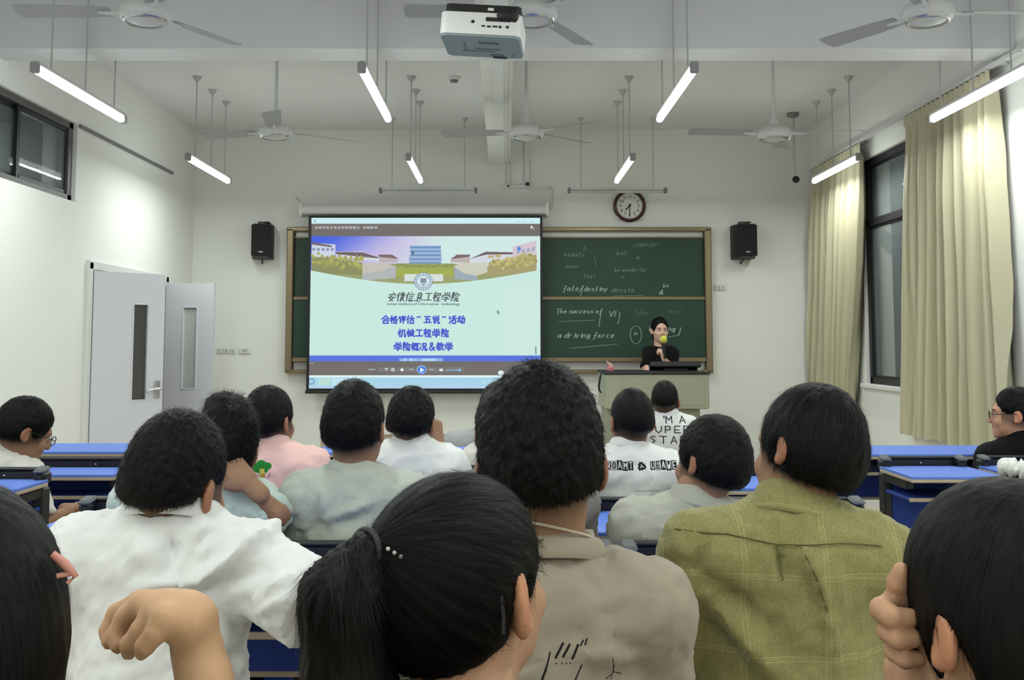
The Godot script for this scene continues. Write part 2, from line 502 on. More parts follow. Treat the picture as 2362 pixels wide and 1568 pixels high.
func slide() -> ImageTexture:
	var p := Paint.new(1024, 800, Color(0.79, 0.915, 0.885))
	var X := func(zx: float, zy: float) -> Vector2: return Vector2((zx - 231.0) / 1637.0 * 1024.0, (zy - 228.0) / 1247.0 * 800.0)
	var R := func(x0: float, y0: float, x1: float, y1: float, c: Color) -> void:
		var a: Vector2 = X.call(x0, y0)
		var b: Vector2 = X.call(x1, y1)
		p.rect(a.x, a.y, b.x, b.y, c)
	var Q := func(pts: Array, c: Color) -> void:
		var ps := PackedVector2Array()
		for q in pts: ps.append(X.call(q[0], q[1]))
		p.poly(ps, c)
	# campus panorama: sky, buildings, trees, lawn
	for y in range(362, 720, 2):
		for x in range(228, 1870, 12):
			var u := (x - 231) / 1637.0
			var v := (y - 362) / 350.0
			var c := Color(0.30, 0.40, 0.88).lerp(Color(0.80, 0.76, 0.90), smoothstep(0.04, 0.46, u + v * 0.30))
			c = c.lerp(Color(0.82, 0.92, 0.90), smoothstep(0.35, 0.62, u + v * 0.1))
			R.call(x, y, x + 12, y + 2, c)
	Q.call([[235, 410], [405, 425], [405, 520], [235, 520]], Color(0.80, 0.84, 0.90))
	Q.call([[235, 405], [380, 432], [380, 445], [235, 425]], Color(0.45, 0.42, 0.45))
	for k in 5:
		Q.call([[240 + k * 33, 450], [262 + k * 33, 453], [262 + k * 33, 472], [240 + k * 33, 470]], Color(0.56, 0.60, 0.70))
	Q.call([[410, 478], [600, 478], [715, 520], [715, 545], [410, 530]], Color(0.82, 0.85, 0.89))
	Q.call([[410, 480], [600, 482], [720, 522], [700, 526], [410, 496]], Color(0.46, 0.40, 0.42))
	Q.call([[720, 500], [810, 500], [850, 530], [850, 556], [720, 556]], Color(0.74, 0.70, 0.70))
	Q.call([[715, 500], [812, 500], [856, 530], [715, 516]], Color(0.50, 0.42, 0.44))
	Q.call([[1230, 530], [1270, 502], [1366, 502], [1366, 560], [1230, 556]], Color(0.74, 0.70, 0.70))
	Q.call([[1230, 532], [1272, 500], [1370, 500], [1360, 516]], Color(0.50, 0.42, 0.44))
	Q.call([[1370, 525], [1480, 480], [1680, 480], [1680, 545], [1370, 550]], Color(0.82, 0.85, 0.89))
	Q.call([[1365, 530], [1480, 478], [1680, 482], [1680, 497], [1480, 500]], Color(0.46, 0.40, 0.42))
	Q.call([[1672, 440], [1843, 395], [1843, 520], [1672, 520]], Color(0.83, 0.78, 0.82))
	for k in 4:
		Q.call([[1700 + k * 36, 470 - k * 8], [1722 + k * 36, 466 - k * 8], [1722 + k * 36, 490 - k * 6], [1700 + k * 36, 494 - k * 6]], Color(0.66, 0.66, 0.76))
	p.disc(X.call(1717, 455), Vector2(9, 9), Color(0.35, 0.55, 0.86))
	Q.call([[937, 432], [1158, 432], [1158, 470], [1166, 520], [1160, 590], [932, 590], [930, 520], [946, 500]], Color(0.62, 0.72, 0.84))
	for k in 5:
		Q.call([[937, 440 + k * 29], [1160, 440 + k * 29], [1160, 452 + k * 29], [937, 452 + k * 29]], Color(0.45, 0.58, 0.76))
	Q.call([[947, 470], [968, 470], [968, 500], [947, 500]], Color(0.38, 0.48, 0.62))
	Q.call([[235, 590], [600, 570], [850, 565], [1235, 565], [1500, 580], [1843, 560], [1843, 640], [1035, 735], [235, 640]], Color(0.62, 0.64, 0.45))
	Q.call([[235, 515], [420, 525], [600, 560], [600, 650], [235, 640]], Color(0.56, 0.57, 0.40))
	Q.call([[1500, 555], [1680, 525], [1843, 500], [1843, 640], [1500, 650]], Color(0.66, 0.63, 0.46))
	var r2 := RandomNumberGenerator.new()
	r2.seed = 5
	for k in 150:
		var left := k % 2 == 0
		var x := r2.randf_range(240, 600) if left else r2.randf_range(1500, 1840)
		var g := r2.randf()
		p.disc(X.call(x, r2.randf_range(500, 590) - (10 if x < 330 or x > 1750 else -8)), Vector2(r2.randf_range(5, 12), r2.randf_range(5, 10)), Color(0.60, 0.60, 0.38).lerp(Color(0.80, 0.74, 0.52) if not left else Color(0.72, 0.72, 0.42), g))
	for k in 26:
		p.disc(X.call(850 + (k % 13) * 32, r2.randf_range(570, 590)), Vector2(10, 5), Color(0.55, 0.60, 0.36))
	Q.call([[850, 598], [1240, 598], [1250, 660], [840, 660]], Color(0.64, 0.69, 0.34))
	Q.call([[598, 560], [770, 560], [840, 590], [835, 640], [760, 680], [598, 640]], Color(0.78, 0.76, 0.72))
	Q.call([[600, 640], [740, 620], [838, 580], [838, 670], [600, 690]], Color(0.70, 0.72, 0.72))
	Q.call([[1255, 585], [1300, 560], [1490, 552], [1490, 630], [1400, 660], [1255, 640]], Color(0.80, 0.80, 0.75))
	Q.call([[1255, 590], [1330, 640], [1420, 655], [1420, 690], [1255, 680]], Color(0.62, 0.68, 0.72))
	Q.call([[900, 643], [1175, 643], [1175, 695], [900, 695]], Color(0.84, 0.88, 0.86))
	# the picture's lower edge is a shallow arc
	var arc := [[220, 615]]
	for k in 21:
		var t := k / 20.0
		arc.append([231 + 1640 * t, 615 + 102 * sin(PI * pow(t, 0.97)) - 4 * t])
	arc.append_array([[1880, 900], [220, 900]])
	Q.call(arc, Color(0.79, 0.915, 0.885))
	R.call(1600, 700, 1868, 1238, Color(0.80, 0.92, 0.88))
	# round emblem
	var ec: Vector2 = X.call(1035, 697)
	for q in [[42, Color(0.50, 0.60, 0.70)], [39, Color(0.80, 0.87, 0.90)], [30, Color(0.50, 0.60, 0.70)], [27, Color(0.86, 0.92, 0.93)]]:
		p.disc(ec, Vector2(q[0], q[0]), q[1])
	for k in 20:
		var an := TAU * k / 20
		p.line(ec + Vector2(cos(an), sin(an)) * 32.0, ec + Vector2(cos(an), sin(an)) * 37.0, 3, Color(0.50, 0.60, 0.70))
	p.poly(PackedVector2Array([ec + Vector2(-14, -16), ec + Vector2(14, -16), ec + Vector2(14, 4), ec + Vector2(0, 10), ec + Vector2(-14, 4)]), Color(0.52, 0.58, 0.64))
	p.poly(PackedVector2Array([ec + Vector2(-20, 6), ec + Vector2(0, 14), ec + Vector2(20, 6), ec + Vector2(0, 24)]), Color(0.55, 0.65, 0.74))
	# windows and bars of the player
	R.call(220, 220, 1880, 273, Color(0.80, 0.93, 0.95))
	R.call(220, 273, 1880, 365, Color(0.46, 0.44, 0.435))
	R.call(250, 245, 262, 260, Color(0.60, 0.72, 0.76))
	for k in 3:
		p.line(X.call(1700 + k * 52, 255), X.call(1716 + k * 52, 255), 3, Color(0.62, 0.75, 0.78))
	p.text("合格评估五说活动学院概况", X.call(255, 290), Vector2(13, 12), 17, 1.6, Color(0.80, 0.84, 0.84))
	p.text("机械教学", X.call(600, 290), Vector2(13, 12), 17, 1.6, Color(0.80, 0.84, 0.84))
	R.call(1800, 288, 1815, 306, Color(0.85, 0.9, 0.9))
	p.line(X.call(1818, 300), X.call(1826, 312), 3, Color(0.85, 0.9, 0.9))
	var ink := Color(0.36, 0.40, 0.40)
	p.text("安徽信息工程学院", X.call(780, 778), Vector2(33, 40), 40, 4.2, ink, 0.25)
	p.text("安徽信息工程学院", X.call(783, 778), Vector2(33, 40), 40, 3.0, ink, 0.25)
	latin(p, "Anhui Institute of Information  Technology", X.call(775, 876), 325.0, 15.0, Color(0.38, 0.42, 0.42))
	var blue := Color(0.30, 0.36, 0.80)
	p.text("合格评估“五说”活动", X.call(742, 948), Vector2(31, 35), 37.5, 6.2, blue)
	p.text("机械工程学院", X.call(860, 1046), Vector2(31, 35), 38, 6.2, blue)
	p.text("学院概况&教学", X.call(832, 1144), Vector2(31, 35), 37.6, 6.2, blue)
	R.call(220, 1238, 1880, 1280, Color(0.36, 0.47, 0.86))
	R.call(870, 1256, 1180, 1280, Color(0.55, 0.70, 0.92))
	for q in [[945, 20], [980, 10], [1030, 100], [900, 18]]:
		R.call(q[0], 1260, q[0] + q[1], 1276, Color(0.72, 0.85, 0.95))
	R.call(220, 1280, 1880, 1380, Color(0.46, 0.44, 0.435))
	p.line(X.call(233, 1292), X.call(262, 1292), 2, Color(0.8, 0.84, 0.84))
	R.call(720, 1322, 1330, 1358, Color(0.50, 0.485, 0.48))
	for q in [[650, 698], [936, 972], [1080, 1115]]:
		R.call(q[0], 1334, q[1], 1344, Color(0.66, 0.68, 0.68))
	p.strokes("1181;8153;5313;5358", X.call(764, 1328), Vector2(17, 15), 2.5, Color(0.85, 0.9, 0.92))
	p.disc(X.call(823, 1340), Vector2(8, 8), Color(0.82, 0.87, 0.9))
	p.disc(X.call(823, 1342), Vector2(4, 3), Color(0.5, 0.5, 0.5))
	p.disc(X.call(888, 1340), Vector2(7, 7), Color(0.9, 0.95, 0.96))
	p.disc(X.call(1027, 1340), Vector2(21, 21), Color(0.62, 0.76, 0.93))
	p.disc(X.call(1027, 1342), Vector2(18, 18), Color(0.33, 0.50, 0.82))
	p.disc(X.call(1027, 1352), Vector2(13, 9), Color(0.45, 0.63, 0.90))
	Q.call([[1018, 1324], [1018, 1358], [1045, 1341]], Color(0.92, 0.97, 0.98))
	p.disc(X.call(1165, 1341), Vector2(9, 6), Color(0.88, 0.93, 0.95))
	p.line(X.call(1205, 1342), X.call(1300, 1342), 4, Color(0.56, 0.74, 0.88))
	p.disc(X.call(1296, 1342), Vector2(6, 6), Color(0.55, 0.75, 0.95))
	p.disc(X.call(1588, 1362), Vector2(13, 11), Color(0.88, 0.95, 0.96))
	R.call(220, 1380, 1880, 1396, Color(0.88, 0.96, 0.97))
	R.call(220, 1396, 1880, 1480, Color(0.66, 0.84, 0.91))
	R.call(220, 1460, 1880, 1480, Color(0.72, 0.82, 0.92))
	p.disc(X.call(247, 1424), Vector2(16, 16), Color(0.50, 0.66, 0.82))
	p.disc(X.call(247, 1424), Vector2(9, 9), Color(0.70, 0.82, 0.86))
	R.call(300, 1402, 385, 1452, Color(0.74, 0.88, 0.84))
	R.call(395, 1402, 480, 1452, Color(0.76, 0.90, 0.93))
	for k in 4:
		p.line(X.call(1460 + k * 40, 1420), X.call(1480 + k * 40, 1438), 4, Color(0.86, 0.95, 0.96))
	# pointer
	Q.call([[1560, 905], [1560, 934], [1567, 928], [1573, 940], [1578, 936], [1571, 925], [1580, 924]], Color(0.50, 0.56, 0.56))
	R.call(1831, 1172, 1842, 1228, Color(0.55, 0.63, 0.64))
	return p.tex()

func latin(p: Paint, said: String, at: Vector2, width: float, height: float, col: Color) -> void:
	var tm := TextMesh.new()
	var f := SystemFont.new()
	f.font_names = PackedStringArray(["Droid Sans"])
	f.font_weight = 700
	tm.font = f
	tm.text = said
	tm.font_size = 32
	tm.pixel_size = 1.0
	tm.depth = 0.0
	tm.horizontal_alignment = HORIZONTAL_ALIGNMENT_LEFT
	tm.curve_step = 3.0
	var a := tm.get_mesh_arrays()
	var v: PackedVector3Array = a[Mesh.ARRAY_VERTEX]
	var ix: PackedInt32Array = a[Mesh.ARRAY_INDEX]
	var lo := Vector3(1e9, 1e9, 0)
	var hi := -lo
	for q in v:
		lo = lo.min(q)
		hi = hi.max(q)
	var s := Vector2(width / maxf(hi.x - lo.x, 1.0), height / maxf(hi.y - lo.y, 1.0))
	for i in range(0, ix.size(), 3):
		var t := PackedVector2Array()
		for k in 3:
			var q := v[ix[i + k]]
			t.append(at + Vector2((q.x - lo.x) * s.x, -(q.y - lo.y) * s.y))
		p.poly(t, col)

func printed(tex: Texture2D, rough := 0.7) -> StandardMaterial3D:
	var m := mat(Color.WHITE, rough)
	m.albedo_texture = tex
	m.texture_repeat = false
	return m

# a flat sheet facing the camera side (+z) with its picture upright
func sheet(x0: float, x1: float, y0: float, y1: float, z: float, thick := 0.01) -> Shape:
	var s := Shape.new().box(Vector3((x0 + x1) / 2, (y0 + y1) / 2, z - thick / 2 - 0.0005), Vector3(x1 - x0, y1 - y0, thick))
	for i in s.t.size(): s.t[i] = Vector2(0.002, 0.002)
	s.face([Vector3(x0, y1, z), Vector3(x1, y1, z), Vector3(x1, y0, z), Vector3(x0, y0, z)], Vector3.BACK, [Vector2(0, 0), Vector2(1, 0), Vector2(1, 1), Vector2(0, 1)])
	return s

func chalk(upper: bool) -> ImageTexture:
	var p := Paint.new(1600, 540, Color(0.072, 0.205, 0.155))
	var f := FastNoiseLite.new()
	f.seed = 3 if upper else 8
	f.frequency = 0.006
	f.fractal_octaves = 4
	for y in range(0, 540, 4):
		for x in range(0, 1600, 4):
			var k := clampf(f.get_noise_2d(x * 1.6, y * 0.6) * 0.5 + 0.4, 0, 1) * 0.10
			p.im.fill_rect(Rect2i(x, y, 4, 4), Color(0.072, 0.205, 0.155).lerp(Color(0.42, 0.5, 0.47), k))
	var c := Color(0.68, 0.73, 0.69, 0.78)
	var d := Color(0.62, 0.68, 0.62, 0.45)
	var e := Color(0.60, 0.54, 0.46, 0.32)
	# seen px to board px: x from 665..1637, board 0..1600
	var T := func(said: String, px: float, py: float, size: float, col: Color, wd := 3.2) -> void:
		var k := 1600.0 / 950.0
		var oy := (py - (545.0 if upper else 706.0)) * 540.0 / (150.0 if upper else 130.0)
		p.text(said, Vector2((px - 676.0) * k, oy), Vector2(size * 1.05, size * 3.0), size * 0.86, wd, col, 0.3)
	var Ln := func(x0: float, y0: float, x1: float, y1: float, col: Color, wd := 3.2) -> void:
		var k := 1600.0 / 950.0
		var o := 545.0 if upper else 706.0
		var s := 540.0 / (150.0 if upper else 130.0)
		p.line(Vector2((x0 - 676) * k, (y0 - o) * s), Vector2((x1 - 676) * k, (y1 - o) * s), wd, col)
	if upper:
		T.call("beauty", 1298, 580, 16, d)
		Ln.call(1350, 568, 1346, 578, d)
		Ln.call(1350, 568, 1354, 578, d)
		T.call("inner", 1300, 609, 15, d)
		T.call("tool", 1342, 632, 15, d)
		T.call("but", 1420, 576, 16, d)
		T.call("m", 1468, 588, 13, d)
		T.call("beautiful", 1458, 560, 13, e)
		T.call("beautiful", 1464, 556, 13, d, 2.4)
		T.call("be wonderful", 1416, 618, 13, d)
		T.call("n", 1432, 634, 14, d)
		Ln.call(1372, 590, 1377, 612, d)
		Ln.call(1345, 660, 1338, 692, c)
		T.call("fate/", 1294, 660, 19, c, 4.0)
		T.call("destiny", 1343, 662, 17, c, 4.0)
		T.call("devote", 1407, 664, 18, d, 4.0)
		Ln.call(1412, 685, 1484, 683, c)
		T.call("be", 1528, 655, 14, c)
		T.call("众", 1522, 670, 13, c, 4.0)
	else:
		T.call("The success of", 1280, 728, 16, c, 4.0)
		Ln.call(1288, 755, 1372, 752, c)
		Ln.call(1386, 732, 1381, 766, c)
		T.call("VI", 1403, 732, 17, c, 4.0)
		Ln.call(1430, 735, 1426, 758, c)
		Ln.call(1426, 758, 1420, 760, c)
		T.call("New/", 1464, 730, 17, e, 4.0)
		T.call("ment", 1540, 728, 16, e, 3.4)
		T.call("a driving force", 1281, 778, 20, c, 4.4)
		Ln.call(1313, 812, 1424, 803, c, 4.0)
		for k in 18:
			var a := TAU * k / 18
			var b := TAU * (k + 1) / 18
			Ln.call(1466 + cos(a) * 13, 783 + sin(a) * 19, 1466 + cos(b) * 13, 783 + sin(b) * 19, c)
		T.call("in", 1457, 776, 14, c)
		T.call("learning", 1490, 765, 18, c, 4.4)
		Ln.call(1540, 788, 1565, 784, c, 4.4)
		Ln.call(1565, 784, 1570, 768, c, 4.4)
	return p.tex()

# ---------------------------------------------------------------- the front wall
func front_wall() -> void:
	# sliding chalkboard
	var o := thing("chalkboard", "wide green sliding chalkboard in a golden frame covered with chalk words", "chalkboard", Vector3(0, 0, -9.72))
	var f := Shape.new()
	f.box(Vector3(-0.057, 2.395, 0.05), Vector3(4.03, 0.04, 0.1), 0.008)
	f.box(Vector3(-0.057, 1.05, 0.05), Vector3(4.03, 0.035, 0.1), 0.008)
	for s in [-2.04, 1.926]:
		f.box(Vector3(s, 1.72, 0.05), Vector3(0.062, 1.36, 0.1), 0.008)
	put("frame", f, M.gold, o)
	put("head_strip", slab(Vector3(-2.0, 2.32, 0.005), Vector3(1.89, 2.38, 0.03)), M.white_metal, o)
	put("foot_strip", slab(Vector3(-2.0, 1.066, 0.005), Vector3(1.89, 1.15, 0.03)), M.white_metal, o)
	for k in 2:
		var y0 := 1.72 if k == 0 else 1.16
		var y1 := 2.32 if k == 0 else 1.735
		var z := 0.05 if k == 0 else 0.075
		var b := put("board", sheet(-2.0, 1.89, y0, y1, z, 0.02), printed(chalk(k == 0), 0.6), o)
		var r := Shape.new()
		r.box(Vector3(-0.055, y0 if k == 1 else y0 + 0.012, z + 0.008), Vector3(3.9, 0.04 if k == 1 else 0.05, 0.03), 0.006)
		if k == 0: r.box(Vector3(-0.055, y1, z), Vector3(3.9, 0.014, 0.02), 0.003)
		else: r.box(Vector3(-0.055, y1, z), Vector3(3.9, 0.02, 0.02), 0.003)
		put("board_rail", r, M.gold, b)
	put("rail_stop", Shape.new().ball(Vector3(0.82, 2.318, 0.075), Vector3(0.02, 0.01, 0.01), 10), M.chrome, o)
	# projection screen
	var sc := thing("projection_screen", "white roll-down projection screen with black border showing a slide in Chinese", "screen", Vector3(0, 0, -9.55))
	put("black_border", slab(Vector3(-1.852, 0.862, -0.008), Vector3(0.352, 2.515, 0)), M.black, sc)
	var sm := mat(Color(0.02, 0.02, 0.02), 0.9, 0.0, 0.0)
	sm.emission_enabled = true
	sm.emission = Color.WHITE
	sm.emission_operator = BaseMaterial3D.EMISSION_OP_MULTIPLY
	sm.emission_texture = slide()
	sm.emission_energy_multiplier = 1.0
	sm.texture_repeat = false
	put("lit_screen", sheet(-1.825, 0.33, 0.895, 2.492, 0.006, 0.004), sm, sc)
	put("bottom_bar", Shape.new().rod(Vector3(-1.86, 0.862, -0.004), Vector3(0.36, 0.862, -0.004), 0.015, -1, 10), M.black, sc)
	var hz := Shape.new().rod(Vector3(-1.93, 2.575, -0.03), Vector3(0.40, 2.575, -0.03), 0.048, -1, 18)
	hz.box(Vector3(-0.765, 2.575, -0.075), Vector3(2.33, 0.085, 0.06), 0.01)
	put("roller_housing", hz, M.white_metal, sc)
	for s in [-1.93, 0.40]:
		put("end_bracket", Shape.new().box(Vector3(s, 2.575, -0.06), Vector3(0.03, 0.13, 0.17), 0.01), M.white_plastic, sc)
	put("hook", Shape.new().tube([Vector3(-1.94, 2.62, -0.02), Vector3(-1.95, 2.66, -0.02), Vector3(-1.975, 2.69, -0.02), Vector3(-1.99, 2.69, -0.02)], 0.008), M.rod, sc)
	# clock
	var ck := thing("wall_clock", "round wall clock with dark red rim showing half past seven", "clock", Vector3(1.193, 2.626, -9.72))
	var face_up := Basis(Vector3.RIGHT, PI / 2)
	put("rim", Shape.new().lathe(Vector3.ZERO, [Vector2(0.155, 0.0), Vector2(0.156, 0.035), Vector2(0.148, 0.048), Vector2(0.132, 0.048), Vector2(0.126, 0.036), Vector2(0.124, 0.03)], 40, face_up), mat(Color(0.23, 0.06, 0.07), 0.25), ck)
	var dp := Paint.new(256, 256, Color(0.84, 0.84, 0.83))
	for k in 60:
		var e := Vector2(sin(TAU * k / 60), -cos(TAU * k / 60))
		dp.line(Vector2(128, 128) + e * 118, Vector2(128, 128) + e * (108 if k % 5 == 0 else 113), 3 if k % 5 == 0 else 1.5, Color(0.2, 0.2, 0.2))
	for k in range(1, 13):
		var e := Vector2(128, 128) + Vector2(sin(TAU * k / 12), -cos(TAU * k / 12)) * 88.0
		var sx := 18.0 if k > 9 else 0.0
		dp.text(str(k), e - Vector2(9 + sx / 2, 13), Vector2(18, 26), 18, 4.0, Color(0.12, 0.12, 0.13))
	put("dial", sheet(-0.128, 0.128, -0.128, 0.128, 0.03, 0.006), printed(dp.tex()), ck)
	var hour := -TAU * 7.5 / 12.0
	var minute := -TAU * 0.5
	for q in [[hour, 0.058, 0.010, 0.034], [minute, 0.088, 0.007, 0.037]]:
		put("hand", Shape.new().box(Basis(Vector3.BACK, q[0]) * Vector3(0, q[1] / 2 - 0.01, 0) + Vector3(0, 0, q[3]), Vector3(q[2], q[1] + 0.02, 0.002), 0.0, Basis(Vector3.BACK, q[0])), M.black, ck)
	put("hub", Shape.new().lathe(Vector3(0, 0, 0.031), [Vector2(0.009, 0), Vector2(0.009, 0.01), Vector2(0.0, 0.011)], 12, face_up), M.black, ck)
	# loudspeakers
	for k in 2:
		var s := thing("loudspeaker", ["black wall loudspeaker left of the chalkboard, nearer the doors", "black wall loudspeaker right of the chalkboard, nearer the curtains"][k], "loudspeaker", Vector3([-2.296, 2.262][k], 2.27, -9.60), [0.12, 0.06][k])
		var poly := PackedVector2Array([Vector2(-0.098, 0.12), Vector2(0.098, 0.12), Vector2(0.098, 0.02), Vector2(0.07, -0.12), Vector2(-0.07, -0.12), Vector2(-0.098, 0.02)])
		put("cabinet", Shape.new().prism(poly, -0.16, 0.16, Vector3.ZERO, Basis(Vector3.RIGHT, -PI / 2)), M.black, s)
		put("grille", Shape.new().box(Vector3(0, 0.005, 0.119), Vector3(0.178, 0.295, 0.014), 0.006), bumpy(mat(Color(0.03, 0.03, 0.032), 0.7), M.weave, 30, 0.8), s)
		put("badge", Shape.new().box(Vector3(0, -0.105, 0.1275), Vector3(0.038, 0.011, 0.003)), M.rod, s)
		var br := Shape.new().box(Vector3(-0.01, 0.175, -0.02), Vector3(0.075, 0.035, 0.05), 0.006)
		br.box(Vector3(0.04, 0.187, -0.05), Vector3(0.05, 0.012, 0.14), 0.003)
		br.rod(Vector3(0, -0.16, -0.02), Vector3(-0.01, -0.2, -0.1), 0.008)
		put("bracket", br, M.black_metal, s)
	# wall boxes
	for q in [[-2.71, 1.245, 0.055, 0.05, "small white switch plate beside the open door leaf"], [-2.645, 1.245, 0.055, 0.05, "small white switch plate second from the open door leaf"], [-2.58, 1.24, 0.045, 0.05, "small white switch plate nearest the white socket box"], [-2.47, 1.245, 0.11, 0.06, "white socket box on the wall right of the switch plates"], [2.02, 1.845, 0.045, 0.055, "white socket plate touching the right edge of the chalkboard"], [2.075, 1.845, 0.055, 0.055, "white socket plate under the right loudspeaker, farther from the chalkboard"]]:
		var b := thing("wall_socket", q[4], "socket", Vector3(q[0], q[1], -9.72), 0, "switches and sockets on the front wall")
		put("plate", Shape.new().box(Vector3(0, 0, 0.01), Vector3(q[2], q[3], 0.02), 0.005), M.white_plastic, b)
		put("rocker", Shape.new().box(Vector3(0, 0, 0.02), Vector3(q[2] * 0.45, q[3] * 0.5, 0.008), 0.002), M.rod, b)
	# cable trunking
	struct("trim_trunking", Shape.new().box(Vector3(0.21, 3.08, -9.705), Vector3(0.05, 0.52, 0.03), 0.004).box(Vector3(0.1, 2.815, -9.705), Vector3(0.26, 0.03, 0.03), 0.004).box(Vector3(0.33, 2.80, -9.71), Vector3(0.24, 0.018, 0.02), 0.003).box(Vector3(0.445, 2.70, -9.71), Vector3(0.018, 0.21, 0.02), 0.003).box(Vector3(0.03, 2.93, -9.705), Vector3(0.025, 0.25, 0.03), 0.003), M.white_plastic)
	struct("trim_plug", Shape.new().box(Vector3(0.215, 2.835, -9.68), Vector3(0.035, 0.03, 0.03), 0.005), M.black)

# ---------------------------------------------------------------- things under the ceiling
func fan(x: float, d: float, y: float, angles: Array, label: String) -> void:
	var o := thing("ceiling_fan", label, "fan", Vector3(x, y, -d), 0, "ceiling fans")
	put("canopy", Shape.new().lathe(Vector3(0, 3.37 - y - 0.09, 0), [Vector2(0.015, 0.0), Vector2(0.05, 0.02), Vector2(0.06, 0.09)], 20), M.white_metal, o)
	put("down_rod", Shape.new().rod(Vector3(0, 0.07, 0), Vector3(0, 3.36 - y, 0), 0.012), M.white_metal, o)
	put("motor", Shape.new().lathe(Vector3.ZERO, [Vector2(0.0, -0.062), Vector2(0.035, -0.062), Vector2(0.045, -0.055), Vector2(0.085, -0.05), Vector2(0.108, -0.04), Vector2(0.118, -0.02), Vector2(0.118, 0.005), Vector2(0.10, 0.03), Vector2(0.05, 0.045), Vector2(0.03, 0.07), Vector2(0.025, 0.12), Vector2(0.0, 0.12)], 36), M.white_metal, o)
	put("chrome_ring", Shape.new().lathe(Vector3.ZERO, [Vector2(0.085, -0.052), Vector2(0.092, -0.056), Vector2(0.099, -0.05), Vector2(0.104, -0.041)], 36), M.chrome, o)
	for a in angles:
		var an := deg_to_rad(a)
		var bs := Basis(Vector3.UP, an)
		var blade := Node3D.new()
		var s := Shape.new()
		var pl := PackedVector2Array()
		for q in [[0.16, -0.045], [0.3, -0.058], [0.58, -0.062], [0.6, -0.05], [0.605, 0.0], [0.6, 0.05], [0.58, 0.06], [0.3, 0.052], [0.16, 0.04]]:
			pl.append(Vector2(q[0], q[1]))
		s.prism(pl, -0.0015, 0.0015, Vector3(0, 0.0, 0), bs * Basis(Vector3.RIGHT, -PI / 2 + 0.2))
		blade.free()
		var b := put("blade", s, M.fan, o)
		put("blade_arm", Shape.new().tube([bs * Vector3(0.1, 0.0, 0), bs * Vector3(0.15, -0.008, 0), bs * Vector3(0.22, -0.004, 0)], [0.014, 0.012, 0.008], 8), M.white_metal, b)

